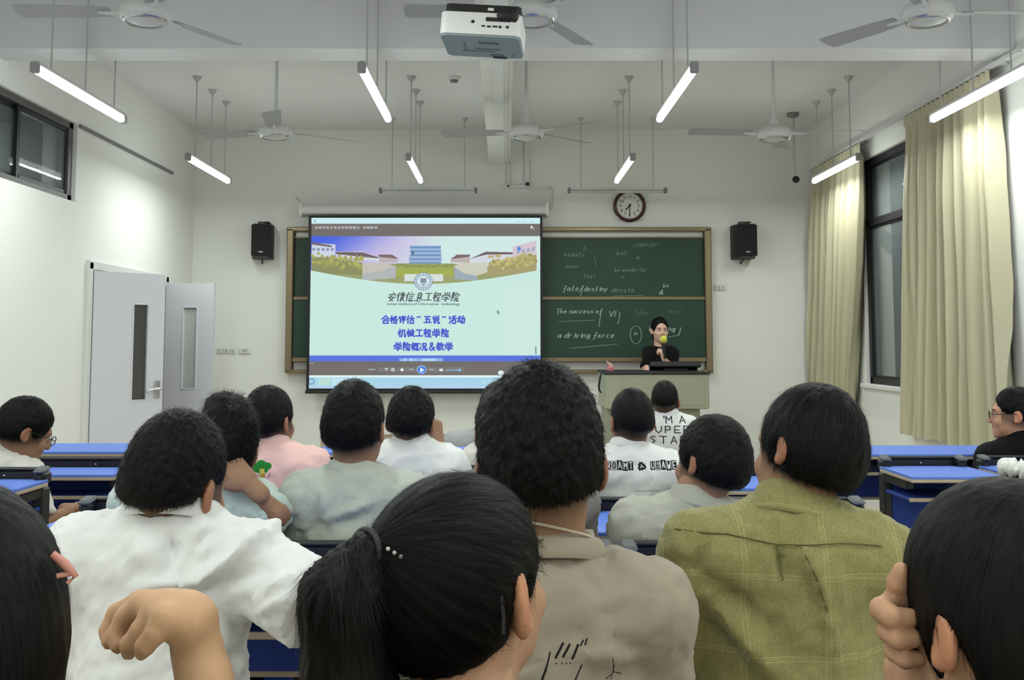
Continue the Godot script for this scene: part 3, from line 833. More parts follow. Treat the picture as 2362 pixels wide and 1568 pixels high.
func ceiling_things() -> void:
	M.seam = mat(Color(0.33, 0.38, 0.39), 0.6)
	M.fan = mat(Color(0.62, 0.62, 0.63), 0.5)
	var names := ["nearer white ceiling fan left of the projector, above the high window", "nearer white ceiling fan half hidden behind the projector", "nearer white ceiling fan right of the projector, toward the curtains", "farther white ceiling fan left of the spine beam, above the doors", "farther white ceiling fan beside the end of the spine beam", "farther white ceiling fan near the hanging microphone"]
	fan(-1.69, 4.68, 2.87, [-57, 181, 62], names[0])
	fan(0.13, 4.68, 2.87, [-57, 181, 62], names[1])
	fan(1.985, 4.68, 2.87, [-118, 2, 122], names[2])
	fan(-1.585, 6.95, 2.78, [-80, 38, 160], names[3])
	fan(0.15, 6.95, 2.775, [42, -35, 170], names[4])
	fan(1.86, 6.95, 2.765, [-175, -8, 70], names[5])
	# unlit board lamps
	for q in [[-0.70, 0.868, "unlit grey tube lamp hanging above the projection screen"], [1.022, 0.877, "unlit grey tube lamp hanging just above the wall clock"]]:
		var o := thing("board_lamp", q[2], "lamp", Vector3(q[0], 2.70, -9.2), 0, "unlit board lamps")
		var h := Shape.new().box(Vector3(0, 0.014, -0.01), Vector3(q[1], 0.02, 0.05), 0.004)
		put("housing", h, M.white_metal, o)
		put("unlit_tube", Shape.new().rod(Vector3(-q[1] / 2 + 0.02, -0.012, 0.012), Vector3(q[1] / 2 - 0.02, -0.012, 0.012), 0.014, -1, 12), mat(Color(0.72, 0.73, 0.73), 0.3), o)
		for s in [-1.0, 1.0]:
			put("end_cap", Shape.new().box(Vector3(s * q[1] / 2, 0, 0), Vector3(0.025, 0.05, 0.055), 0.004), M.grey_plastic, o)
			put("rod", Shape.new().rod(Vector3(s * 0.33, 0.02, 0), Vector3(s * 0.33, 0.67, 0), 0.0045, -1, 8), M.rod, o)
			put("ceiling_cup", Shape.new().lathe(Vector3(s * 0.33, 0.64, 0), [Vector2(0.006, -0.01), Vector2(0.03, 0.025), Vector2(0.032, 0.03)], 12), M.rod, o)
	# smoke detector
	var sd := thing("smoke_detector", "small round white smoke detector on the ceiling behind the projector", "detector", Vector3(-0.395, 3.37, -7.75))
	put("base", Shape.new().lathe(Vector3.ZERO, [Vector2(0.05, 0.0), Vector2(0.05, -0.018), Vector2(0.044, -0.026), Vector2(0.0, -0.027)], 24), M.white_plastic, sd)
	put("sensor", Shape.new().lathe(Vector3.ZERO, [Vector2(0.032, -0.026), Vector2(0.03, -0.042), Vector2(0.0, -0.044)], 20), M.grey_plastic, sd)
	# hanging microphone
	var mi := thing("hanging_microphone", "black ball microphone on a thin grey drop rod near the far curtain", "microphone", Vector3(2.58, 3.37, -9.0))
	put("mount", Shape.new().lathe(Vector3.ZERO, [Vector2(0.055, 0), Vector2(0.05, -0.03), Vector2(0.02, -0.045)], 18), M.grey_plastic, mi)
	put("drop_rod", Shape.new().tube([Vector3(0, -0.04, 0), Vector3(0, -0.35, 0), Vector3(0.012, -0.56, 0)], [0.013, 0.012, 0.007], 10), M.rod, mi)
	put("ball", Shape.new().ball(Vector3(0.014, -0.60, 0), Vector3.ONE * 0.032, 18), M.black, mi)
	# projector
	var p := thing("projector", "white ceiling projector with grey underside and blue status light", "projector", Vector3(-0.085, 2.545, -3.98))
	var tilt := Basis(Vector3.BACK, deg_to_rad(-4.5)) * Basis(Vector3.UP, deg_to_rad(-5)) * Basis(Vector3.RIGHT, deg_to_rad(-3))
	var rr := func(w: float, d: float, r: float) -> PackedVector2Array:
		var o := PackedVector2Array()
		for c in [[1, 1, 0], [-1, 1, 90], [-1, -1, 180], [1, -1, 270]]:
			for k in 6:
				var an := deg_to_rad(c[2] + k * 18.0)
				o.append(Vector2(c[0] * (w / 2 - r), c[1] * (d / 2 - r)) + Vector2(cos(an), sin(an)) * r)
		return o
	var flat := tilt * Basis(Vector3.RIGHT, -PI / 2)
	put("case", Shape.new().prism(rr.call(0.318, 0.25, 0.03), -0.045, 0.042, Vector3.ZERO, flat), M.white_plastic, p)
	put("underside", Shape.new().prism(rr.call(0.308, 0.24, 0.028), -0.053, -0.044, Vector3.ZERO, flat), mat(Color(0.50, 0.56, 0.57), 0.5), p)
	put("top_cover", Shape.new().prism(rr.call(0.295, 0.225, 0.02), 0.042, 0.078, tilt * Vector3(0.004, 0, 0.002), flat), M.black, p)
	var jack := Shape.new()
	for q in [[-0.03, 0.004, 0.012, 0.012], [0.012, -0.012, 0.014, 0.006], [0.034, -0.013, 0.014, 0.007], [0.058, -0.012, 0.02, 0.006], [0.078, -0.013, 0.009, 0.01], [0.106, -0.012, 0.011, 0.01], [0.07, 0.016, 0.1, 0.016]]:
		jack.box(tilt * Vector3(q[0], q[1] + 0.0, 0.125), Vector3(q[2], q[3], 0.006), 0.001, tilt)
	put("port", jack, M.black, p)
	for q in [[0.03, 0.05, 0.08, 0.018], [0.02, -0.02, 0.1, 0.003], [-0.02, -0.045, 0.13, 0.003], [0.05, -0.085, 0.055, 0.014], [-0.07, -0.0, 0.004, 0.09], [0.115, -0.085, 0.012, 0.01]]:
		put("underside_panel", Shape.new().box(tilt * Vector3(q[0], -0.0535, q[1]), Vector3(q[2], 0.003, q[3]), 0.0, tilt), M.seam, p)
	put("filter_door", Shape.new().box(tilt * Vector3(0.06, -0.05, -0.112), Vector3(0.058, 0.012, 0.02), 0.002, tilt), M.black, p)
	var led := mat(Color(0.4, 0.5, 1.0), 0.4)
	led.emission_enabled = true
	led.emission = Color(0.35, 0.45, 1.0)
	led.emission_energy_multiplier = 1.6
	put("status_light", Shape.new().ball(tilt * Vector3(-0.157, -0.035, -0.03), Vector3.ONE * 0.0055, 10), led, p)
	var tag_ := Shape.new().box(tilt * Vector3(0.035, 0.060, 0.116), Vector3(0.024, 0.012, 0.004), 0.002, tilt)
	put("label_tag", tag_, M.white_plastic, p)
	var mt := Shape.new().rod(Vector3(-0.02, 0.11, -0.03), Vector3(-0.02, 0.82, -0.03), 0.02, -1, 14)
	mt.box(Vector3(-0.02, 0.105, -0.03), Vector3(0.09, 0.01, 0.06), 0.002)
	for s in [-1.0, 1.0]:
		mt.box(Vector3(-0.02 + s * 0.045, 0.085, -0.03), Vector3(0.008, 0.05, 0.05), 0.001)
	mt.lathe(Vector3(-0.02, 0.80, -0.03), [Vector2(0.02, 0), Vector2(0.06, 0.02), Vector2(0.06, 0.025)], 18)
	put("mount", mt, M.white_metal, p)
	put("cable", Shape.new().tube([Vector3(-0.13, 0.075, 0.02), Vector3(-0.1, 0.082, 0.06), Vector3(0.0, 0.085, 0.06), Vector3(0.06, 0.08, 0.07), Vector3(0.12, 0.055, 0.1), Vector3(0.145, 0.03, 0.13)], 0.004, 8), M.white_plastic, p)
	put("plug_bundle", Shape.new().ball(tilt * Vector3(0.095, 0.035, 0.125), Vector3(0.035, 0.026, 0.02), 12).ball(tilt * Vector3(0.128, 0.04, 0.12), Vector3(0.018, 0.035, 0.018), 10).ball(tilt * Vector3(-0.13, 0.075, 0.03), Vector3(0.02, 0.014, 0.02), 10), M.black, p)
	# trunking that runs with the spine beam
	struct("trim_spine_duct", slab(Vector3(-0.075, 2.985, -5.98), Vector3(-0.01, 3.012, -9.5)), M.white_plastic)
	struct("trim_cable_duct", slab(Vector3(0.02, 3.03, 2.0), Vector3(0.05, 3.06, -9.70)), M.white_plastic)

# ---------------------------------------------------------------- window and curtains
func curtain(d0: float, d1: float, e0: float, e1: float, y0: float, y1: float, folds: int, sd: int, label: String) -> void:
	var o := thing("curtain", label, "curtain", Vector3(2.89, 0, 0), 0, "beige curtains on the window wall")
	var f := FastNoiseLite.new()
	f.seed = sd
	f.frequency = 1.0
	var s := Shape.new()
	var nu := folds * 18
	var nv := 40
	for side in 2:
		var base := s.v.size()
		for j in nv + 1:
			var v := float(j) / nv
			for i in nu + 1:
				var u := float(i) / nu
				var d := lerpf(lerpf(d0, d1, u), lerpf(e0, e1, u), pow(v, 1.3))
				var ph := u * folds * TAU + 2.2 * f.get_noise_2d(u * 3.0, v * 0.12 + 10.0) * TAU * 0.5 + 0.9 * f.get_noise_2d(u * 2.0 + 9.0, v * 0.7)
				var amp := lerpf(0.026, 0.052, smoothstep(0.0, 0.3, v)) * (0.9 + 0.9 * f.get_noise_2d(u * 7.0, 40.0))
				var x := -amp * (sin(ph) + 0.4 * sin(2.0 * ph + 1.0)) - 0.008 * f.get_noise_2d(u * 3.0, v * 1.5)
				if v < 0.05: x = -0.012 * sin(u * folds * 2.0 * TAU) - 0.01
				var y := lerpf(y1, y0 + 0.02 * f.get_noise_2d(u * 4.0, 70.0), v)
				s.vert(Vector3(x - (0.004 if side == 0 else 0.0), y, -d), Vector3.LEFT, Vector2(u * 4, v * 4))
		for j in nv:
			for i in nu:
				var q := base + j * (nu + 1) + i
				for tr in [[q, q + 1, q + nu + 2], [q, q + nu + 2, q + nu + 1]]:
					if side == 0: s.ix.append_array(PackedInt32Array([tr[0], tr[1], tr[2]]))
					else: s.ix.append_array(PackedInt32Array([tr[0], tr[2], tr[1]]))
	smooth(s)
	put("cloth", s, M.curtain, o)
	var hk := Shape.new()
	for k in folds:
		var d := lerpf(d0, d1, (k + 0.5) / folds)
		hk.tube([Vector3(-0.005, y1 - 0.02, -d), Vector3(-0.005, y1 + 0.001, -d), Vector3(0.004, y1 + 0.003, -d)], 0.004, 6)
	put("hook_row", hk, M.rod, o)

# normals from the faces, welded by position in the order the triangles stand (front faces clockwise)
static func smooth(s: Shape) -> void:
	var n := PackedVector3Array()
	n.resize(s.v.size())
	for i in range(0, s.ix.size(), 3):
		var a := s.ix[i]
		var b := s.ix[i + 1]
		var c := s.ix[i + 2]
		var g := (s.v[c] - s.v[a]).cross(s.v[b] - s.v[a])
		n[a] += g
		n[b] += g
		n[c] += g
	for i in n.size(): n[i] = n[i].normalized()
	s.n = n

func curtains() -> void:
	var tr := thing("curtain_rail", "white curtain rail along the top of the window wall", "rail", Vector3(2.885, 2.955, 0))
	put("track", slab(Vector3(-0.012, -0.012, -5.6), Vector3(0.012, 0.012, -9.6)), M.white_metal, tr)
	for d in [5.9, 7.3, 8.3, 9.4]:
		put("bracket", slab(Vector3(-0.01, 0.0, -d), Vector3(0.08, 0.016, -d - 0.03)), M.white_metal, tr)
	curtain(5.95, 7.25, 5.85, 7.52, 0.66, 2.935, 9, 4, "large beige curtain nearer the camera, beside the dark window")
	curtain(8.16, 9.42, 8.62, 9.66, 0.68, 2.935, 7, 11, "beige curtain near the front corner, beyond the dark window")
	# the tall window
	var w := Node3D.new()
	w.name = "window_2"
	add_child(w)
	w.set_meta("kind", "structure")
	var fx := 3.045
	var fr := Shape.new()
	for z in [-6.23, -8.41]:
		fr.box(Vector3(fx, 1.905, z), Vector3(0.08, 1.85, 0.06), 0.004)
	for y in [1.01, 2.30, 2.80]:
		fr.box(Vector3(fx, y, -7.32), Vector3(0.08, 0.06, 2.2), 0.004)
	fr.box(Vector3(fx, 2.55, -7.32), Vector3(0.06, 0.46, 0.05), 0.004)
	put("window_frame", fr, M.dark_alu, w)
	for q in [[-8.38, -7.52, 1.03, 2.28, -0.014], [-7.47, -6.26, 1.03, 2.28, 0.016], [-8.38, -7.36, 2.33, 2.77, 0.0], [-7.28, -6.26, 2.33, 2.77, 0.0]]:
		var s := Shape.new()
		var wd := 0.05 if q[2] < 2.0 else 0.025
		for z in [q[0], q[1]]:
			s.box(Vector3(fx + q[4], (q[2] + q[3]) / 2, z), Vector3(0.026, q[3] - q[2], wd), 0.003)
		for y in [q[2], q[3]]:
			s.box(Vector3(fx + q[4], y, (q[0] + q[1]) / 2), Vector3(0.026, wd, absf(q[0] - q[1])), 0.003)
		var sash := put("sash", s, M.dark_alu, w)
		put("pane", slab(Vector3(fx + q[4] - 0.003, q[2], q[0]), Vector3(fx + q[4] + 0.003, q[3], q[1])), M.pane, sash)
	struct("trim_window_sill", Shape.new().box(Vector3(3.0, 0.968, -7.32), Vector3(0.12, 0.035, 2.36), 0.006), M.white_plastic)
	# what the lit room shows of the night outside: the brown wall of the next wing
	var out := thing("neighbouring_wall", "dim brown outside wall with a floor line, seen through the tall window", "wall", Vector3(3.9, 0, -9.0))
	put("facade", slab(Vector3(0, -1, -4), Vector3(0.3, 2.26, 4)), mat(Color(0.62, 0.47, 0.38), 0.9), out)
	put("floor_line", slab(Vector3(-0.03, 1.62, -4), Vector3(0.0, 1.645, 4)), mat(Color(0.25, 0.18, 0.15), 0.9), out)

# ---------------------------------------------------------------- lectern and what stands on it
func lectern() -> void:
	var o := thing("lectern", "grey-green multimedia lectern with black top edge in front of the presenter", "lectern", Vector3(1.216, 0, -8.5))
	put("upper_cabinet", Shape.new().box(Vector3(0, 0.93, 0), Vector3(0.835, 0.28, 0.6), 0.012), M.lectern, o)
	put("front_panel", Shape.new().box(Vector3(0.05, 0.93, 0.302), Vector3(0.66, 0.22, 0.008), 0.003), mat(Color(0.60, 0.61, 0.53), 0.5), o)
	put("base_cabinet", Shape.new().box(Vector3(-0.02, 0.395, -0.03), Vector3(0.75, 0.79, 0.5), 0.01), mat(Color(0.55, 0.56, 0.48), 0.5), o)
	put("worktop", Shape.new().box(Vector3(0, 1.077, 0), Vector3(0.85, 0.016, 0.62), 0.004), M.black, o)
	put("base_door", Shape.new().box(Vector3(-0.02, 0.36, 0.222), Vector3(0.66, 0.62, 0.008), 0.003), mat(Color(0.52, 0.53, 0.46), 0.5), o)
	var c := thing("cable", "black cable looping down at the left edge of the lectern", "cable", Vector3(0.79, 1.08, -8.22))
	put("loop", Shape.new().tube([Vector3(-0.016, 0.012, -0.06), Vector3(-0.02, -0.005, 0.0), Vector3(-0.03, -0.05, 0.01), Vector3(-0.04, -0.11, 0.01), Vector3(-0.035, -0.14, 0.0), Vector3(-0.018, -0.16, -0.03)], [0.006, 0.008, 0.009, 0.009, 0.008, 0.006], 8), M.black, c)
	var mo := thing("desk_monitor", "low black screen lying along the lectern top before the presenter", "monitor", Vector3(1.413, 1.092, -8.52), 0.0)
	put("screen_back", Shape.new().box(Vector3(0, 0.035, 0), Vector3(0.42, 0.05, 0.10), 0.008, Basis(Vector3.RIGHT, -0.35)), M.black, mo)
	put("stand", Shape.new().box(Vector3(0, 0.006, -0.02), Vector3(0.2, 0.012, 0.14), 0.004), M.black, mo)
	var t := thing("tissue_pack", "pink tissue pack with a pulled tissue on the lectern's left edge", "tissues", Vector3(0.857, 1.086, -8.36), 0.2)
	put("pack", Shape.new().box(Vector3(0, 0.02, 0), Vector3(0.05, 0.04, 0.05), 0.008), mat(Color(0.74, 0.45, 0.47), 0.6), t)
	put("tissue", Shape.new().tube([Vector3(0.005, 0.036, 0), Vector3(0.0, 0.05, 0), Vector3(-0.015, 0.063, 0), Vector3(-0.03, 0.083, 0)], [0.022, 0.022, 0.013, 0.003], 9), mat(Color(0.85, 0.68, 0.67), 0.8), t)
	var mc := thing("microphone", "black hand microphone with a yellow foam top in the presenter's hand", "microphone", Vector3(1.398, 1.27, -8.97))
	var lean := Basis(Vector3.BACK, 0.06) * Basis(Vector3.RIGHT, -0.12)
	put("handle", Shape.new().lathe(Vector3(0, -0.07, 0), [Vector2(0.0, -0.02), Vector2(0.013, -0.02), Vector2(0.014, 0.05), Vector2(0.018, 0.12), Vector2(0.018, 0.125)], 18, lean), M.black, mc)
	put("foam_top", Shape.new().ball(lean * Vector3(0, 0.078, 0), Vector3(0.031, 0.036, 0.031), 18, lean), mat(Color(0.80, 0.80, 0.32), 0.9), mc)
	var k := thing("paper_cup", "small white cup at the right end of the lectern top", "cup", Vector3(1.61, 1.086, -8.5))
	put("cup", Shape.new().lathe(Vector3.ZERO, [Vector2(0.0, 0.002), Vector2(0.014, 0.0), Vector2(0.02, 0.035), Vector2(0.018, 0.035), Vector2(0.013, 0.004)], 18), M.white_plastic, k)
	put("rim", Shape.new().lathe(Vector3(0, 0.034, 0), [Vector2(0.018, 0.0), Vector2(0.021, 0.001), Vector2(0.021, 0.003), Vector2(0.018, 0.002)], 18), M.white_plastic, k)

# ---------------------------------------------------------------- rows of desks
# one bench: a top of blue laminate, the panel and book shelf under it, two legs, and at its far side the folding seat and back of the row ahead
func bench(x0: float, x1: float, d_far: float, depth: float, h: float, label: String, group: String, caps := [1, 1], seat := true) -> void:
	var o := thing("bench_desk", label, "desk", Vector3((x0 + x1) / 2, 0, -d_far), 0, group)
	var w := x1 - x0
	var zc := depth / 2
	put("desk_top", Shape.new().box(Vector3(0, h - 0.006, zc), Vector3(w, 0.012, depth), 0.002), M.blue, o)
	put("top_edge", Shape.new().box(Vector3(0, h - 0.0185, zc), Vector3(w + 0.002, 0.014, depth + 0.002), 0.003), M.edge, o)
	put("front_panel", Shape.new().box(Vector3(0, (h - 0.05 + 0.53) / 2, 0.015), Vector3(w - 0.05, h - 0.58, 0.018), 0.002), M.blue_panel, o)
	put("panel_edge", Shape.new().box(Vector3(0, 0.524, 0.015), Vector3(w - 0.05, 0.014, 0.02), 0.002), M.edge, o)
	put("book_shelf", Shape.new().box(Vector3(0, h - 0.10, depth * 0.44), Vector3(w - 0.02, 0.012, depth * 0.78), 0.002), M.blue_panel, o)
	put("shelf_edge", Shape.new().box(Vector3(0, h - 0.10, depth * 0.84), Vector3(w - 0.018, 0.015, 0.012), 0.002), M.edge, o)
	var back: Node3D = null
	if seat: back = put("seat_back", Shape.new().box(Vector3(0, h - 0.11, -0.03), Vector3(w - 0.07, 0.28, 0.022), 0.006), M.navy, o)
	if seat: put("top_rail", Shape.new().box(Vector3(0, h + 0.033, -0.03), Vector3(w - 0.07, 0.012, 0.03), 0.004), M.black_metal, back)
	for k in int(w / 0.24) if seat else 0:
		put("rivet", Shape.new().ball(Vector3((k + 0.5) * (w - 0.1) / int(w / 0.24) - (w - 0.1) / 2, h + 0.01, -0.018), Vector3(0.005, 0.005, 0.003), 8), M.chrome, back)
	if seat: put("folding_seat", Shape.new().box(Vector3(0, 0.40, -0.20), Vector3(w - 0.09, 0.022, 0.30), 0.008), M.blue_panel, o)
	for s in [-1.0, 1.0]:
		var x: float = s * (w / 2 - 0.022)
		var l := Shape.new()
		l.box(Vector3(x, h / 2 - 0.02, 0.0), Vector3(0.034, h - 0.02, 0.07), 0.006)
		l.box(Vector3(x, 0.02, 0.02), Vector3(0.04, 0.04, 0.36), 0.008)
		l.box(Vector3(x, h - 0.045, zc * 0.8), Vector3(0.03, 0.035, depth * 0.8), 0.006)
		if seat: l.box(Vector3(x, 0.38, -0.16), Vector3(0.028, 0.03, 0.3), 0.006)
		var leg := put("leg", l, M.black_metal, o)
		if caps[0 if s < 0 else 1]:
			var c := Shape.new()
			c.box(Vector3(x, h + 0.005, -0.005), Vector3(0.04, 0.05, 0.075), 0.012)
			put("bracket", c, M.black_metal, leg)
			put("bracket_cap", Shape.new().box(Vector3(x, h + 0.034, 0.005), Vector3(0.042, 0.016, 0.066), 0.0075, Basis(Vector3.RIGHT, 0.15)), M.cap_dark, leg)

func desks() -> void:
	# centre block, from the near row to the front
	var q := "blue bench desks of the centre block"
	bench(-1.45, -0.755, 2.55, 0.35, 0.79, "blue bench desk hidden before the man in the white tee", q)
	bench(-0.74, 0.265, 2.55, 0.35, 0.79, "blue bench desk between the white tee's sleeve and the ponytail", q)
	bench(0.28, 1.12, 2.55, 0.35, 0.79, "blue bench desk between the brown-grey tee and the olive shirt", q)
	bench(-1.34, -0.60, 3.27, 0.36, 0.79, "blue bench desk in front of the student resting head on hand", q)
	bench(-0.585, 0.245, 3.27, 0.36, 0.79, "blue bench desk in front of the light grey tee", q)
	bench(0.26, 1.13, 3.27, 0.36, 0.79, "blue bench desk behind the lettered white tee, ending beside the olive shoulder", q)
	bench(-0.53, 0.245, 4.12, 0.34, 0.79, "blue bench desk in front of the man with hand at cheek", q)
	bench(0.26, 1.1, 4.12, 0.34, 0.79, "blue bench desk seen past the ear of the olive-shirted man", q)
	bench(-0.93, -0.18, 5.28, 0.28, 0.79, "blue bench desk in the front row beside the pink tee", q, [0, 0], false)
	bench(-0.16, 0.60, 5.28, 0.28, 0.79, "blue bench desk in the front row beside the brown-grey tee's head", q, [0, 0], false)
	# left block by the doors
	q = "blue bench desks by the wall with the doors"
	bench(-2.45, -1.645, 3.72, 0.25, 0.83, "blue bench desk behind the student looking down at far left", q)
	bench(-2.5, -1.625, 4.53, 0.25, 0.775, "blue bench desk between the far-left student and the front desk", q)
	bench(-2.93, -1.7, 5.45, 0.42, 0.79, "long blue bench desk below the doors, front of its block", q, [0, 0], false)
	# right block by the window
	q = "blue bench desks by the curtains"
	bench(1.615, 1.985, 4.45, 0.35, 0.79, "short blue bench desk with pale edge behind the olive shoulder's aisle", q)
	bench(2.05, 2.85, 4.47, 0.35, 0.79, "blue bench desk behind the man in black by the curtain", q)
	bench(1.32, 2.86, 5.33, 0.42, 0.79, "long blue bench desk under the large curtain, front of its block", q, [0, 0], false)
	# beige boards that close the front rows
	var b := thing("front_board", "low beige board standing before the front row, beside the pink tee", "board", Vector3(-0.25, -0.04, -6.15))
	put("panel", Shape.new().box(Vector3(0, 0.42, 0), Vector3(1.7, 0.78, 0.02), 0.004), M.beige, b)
	for s in [-1.0, 1.0]:
		put("foot", Shape.new().box(Vector3(s * 0.8, 0.055, 0), Vector3(0.05, 0.03, 0.3), 0.006), M.black_metal, b)
	put("top_trim", Shape.new().box(Vector3(0, 0.812, 0), Vector3(1.7, 0.012, 0.03), 0.003), M.edge, b)

# ---------------------------------------------------------------- bodies: distance fields meshed with surface nets
class Field:
	var kind := PackedInt32Array()      # 0 tapered capsule, 1 ellipsoid, 2 half-space (outside where y > 0)
	var op := PackedInt32Array()        # 0 joined, 1 carved out, 2 cut by
	var X: Array[Transform3D] = []
	var r0 := PackedFloat32Array()
	var r1 := PackedFloat32Array()
	var len := PackedFloat32Array()
	var sq := PackedFloat32Array()
	var k := PackedFloat32Array()
	var rad := PackedVector3Array()
	var end := PackedInt32Array()       # 1: the capsule ends flat at its far end
	func _push(kd: int, o: int, x: Transform3D, a: float, b: float, l: float, s: float, kk: float, rr := Vector3.ONE, flat := 0) -> void:
		kind.append(kd); op.append(o); X.append(x); r0.append(a); r1.append(b); len.append(l); sq.append(s); k.append(kk); rad.append(rr); end.append(flat)
	func cap(a: Vector3, b: Vector3, ra: float, rb: float, kk := 0.03, flatten := 1.0, facing := Vector3.FORWARD, flat := 0) -> Field:
		var y := (b - a).normalized()
		var x := y.cross(facing)
		if x.length() < 0.05: x = y.cross(Vector3.RIGHT)
		x = x.normalized()
		_push(0, 0, Transform3D(Basis(x, y, x.cross(y)), a).affine_inverse(), ra, rb, a.distance_to(b), flatten, kk, Vector3.ONE, flat)
		return self
	func ell(c: Vector3, r: Vector3, kk := 0.02, o := 0, basis := Basis()) -> Field:
		_push(1, o, Transform3D(basis, c).affine_inverse(), 0, 0, 0, 1, kk, r)
		return self
	func cut(p: Vector3, outward: Vector3, kk := 0.01) -> Field:
		var y := outward.normalized()
		var x := y.cross(Vector3.FORWARD if absf(y.z) < 0.9 else Vector3.UP).normalized()
		_push(2, 2, Transform3D(Basis(x, y, x.cross(y)), p).affine_inverse(), 0, 0, 0, 1, kk)
		return self
	func one(i: int, p: Vector3) -> float:
		var q := X[i] * p
		if kind[i] == 0:
			q.z *= sq[i]
			var t := clampf(q.y, 0.0, len[i])
			var d := sqrt(q.x * q.x + q.z * q.z + (q.y - t) * (q.y - t)) - lerpf(r0[i], r1[i], t / len[i])
			if end[i] and q.y - len[i] > d: d = q.y - len[i]
			return d
		if kind[i] == 1:
			var e := q / rad[i]
			var k0 := e.length()
			if k0 < 0.01: return -minf(rad[i].x, minf(rad[i].y, rad[i].z))
			return k0 * (k0 - 1.0) / (e / rad[i]).length()
		return q.y
	func at(p: Vector3, ids: PackedInt32Array) -> float:
		var d := 1e3
		for i in ids:
			var b := one(i, p)
			var kk := k[i]
			if op[i] == 0:
				var h := kk - absf(d - b)
				d = minf(d, b)
				if h > 0.0: d -= h * h / (4.0 * kk)
			else:
				if op[i] == 1: b = -b
				var h := kk - absf(d - b)
				d = maxf(d, b)
				if h > 0.0: d += h * h / (4.0 * kk)
		return d
	func all() -> PackedInt32Array:
		return PackedInt32Array(range(kind.size()))

static func net(f: Field, lo: Vector3, hi: Vector3, c: float, s: Shape) -> void:
	const B := 4
	var ids := f.all()
	var nb := Vector3i(((hi - lo) / (c * B)).ceil())
	var n1 := nb * B + Vector3i.ONE * 2
	var R := c * B * 0.87
	var cells := {}
	var keys := PackedInt32Array()
	var signs := PackedInt32Array()
	var vals := PackedFloat32Array()
	vals.resize(125)
	var sx := n1.y * n1.z
	var sy := n1.z
	for bx in nb.x:
		for by in nb.y:
			for bz in nb.z:
				var o := lo + Vector3(bx, by, bz) * (c * B)
				var mid := o + Vector3.ONE * (c * B * 0.5)
				if absf(f.at(mid, ids)) > R * 1.7: continue
				var near := PackedInt32Array()
				var best := 1e3
				var ds := PackedFloat32Array()
				for i in ids:
					var d := f.one(i, mid)
					ds.append(d)
					if f.op[i] == 0: best = minf(best, d)
				for i in ids:
					if f.op[i] == 2 or (f.op[i] == 0 and ds[i] < maxf(best, 0.0) + R * 3.2 + f.k[i]) or (f.op[i] == 1 and ds[i] < R * 1.8 + f.k[i]): near.append(i)
				var q := 0
				for i in 5:
					for j in 5:
						for l in 5:
							vals[q] = f.at(o + Vector3(i, j, l) * c, near)
							q += 1
				for i in 4:
					for j in 4:
						for l in 4:
							var b := i * 25 + j * 5 + l
							var v0 := vals[b]
							var v1 := vals[b + 25]
							var v2 := vals[b + 5]
							var v3 := vals[b + 30]
							var v4 := vals[b + 1]
							var v5 := vals[b + 26]
							var v6 := vals[b + 6]
							var v7 := vals[b + 31]
							var m := int(v0 < 0) | int(v1 < 0) << 1 | int(v2 < 0) << 2 | int(v3 < 0) << 3 | int(v4 < 0) << 4 | int(v5 < 0) << 5 | int(v6 < 0) << 6 | int(v7 < 0) << 7
							if m == 0 or m == 255: continue
							var p := Vector3.ZERO
							var w := 0
							if (v0 < 0) != (v1 < 0): p += Vector3(v0 / (v0 - v1), 0, 0); w += 1
							if (v2 < 0) != (v3 < 0): p += Vector3(v2 / (v2 - v3), 1, 0); w += 1
							if (v4 < 0) != (v5 < 0): p += Vector3(v4 / (v4 - v5), 0, 1); w += 1
							if (v6 < 0) != (v7 < 0): p += Vector3(v6 / (v6 - v7), 1, 1); w += 1
							if (v0 < 0) != (v2 < 0): p += Vector3(0, v0 / (v0 - v2), 0); w += 1
							if (v1 < 0) != (v3 < 0): p += Vector3(1, v1 / (v1 - v3), 0); w += 1
							if (v4 < 0) != (v6 < 0): p += Vector3(0, v4 / (v4 - v6), 1); w += 1
							if (v5 < 0) != (v7 < 0): p += Vector3(1, v5 / (v5 - v7), 1); w += 1
							if (v0 < 0) != (v4 < 0): p += Vector3(0, 0, v0 / (v0 - v4)); w += 1
							if (v1 < 0) != (v5 < 0): p += Vector3(1, 0, v1 / (v1 - v5)); w += 1
							if (v2 < 0) != (v6 < 0): p += Vector3(0, 1, v2 / (v2 - v6)); w += 1
							if (v3 < 0) != (v7 < 0): p += Vector3(1, 1, v3 / (v3 - v7)); w += 1
							var key := (bx * B + i + 1) * sx + (by * B + j + 1) * sy + bz * B + l + 1
							cells[key] = s.v.size()
							keys.append(key)
							signs.append(m)
							s.v.append(o + (Vector3(i, j, l) + p / w) * c)
	for e in keys.size():
		var m := signs[e]
		var key := keys[e]
		var s0 := m & 1
		for ax in 3:
			var bit: int = [2, 4, 16][ax]
			if s0 == int((m & bit) != 0): continue
			var u: int = [sy, 1, sx][ax]
			var w: int = [1, sx, sy][ax]
			if not (cells.has(key - u) and cells.has(key - w) and cells.has(key - u - w)): continue
			var a: int = cells[key]
			var b: int = cells[key - u]
			var cc: int = cells[key - u - w]
			var d: int = cells[key - w]
			if s0 == 1: s.ix.append_array(PackedInt32Array([a, cc, b, a, d, cc]))
			else: s.ix.append_array(PackedInt32Array([a, b, cc, a, cc, d]))

static func frame(y: Vector3, z: Vector3) -> Basis:
	y = y.normalized()
	var x := y.cross(z).normalized()
	return Basis(x, y, x.cross(y))

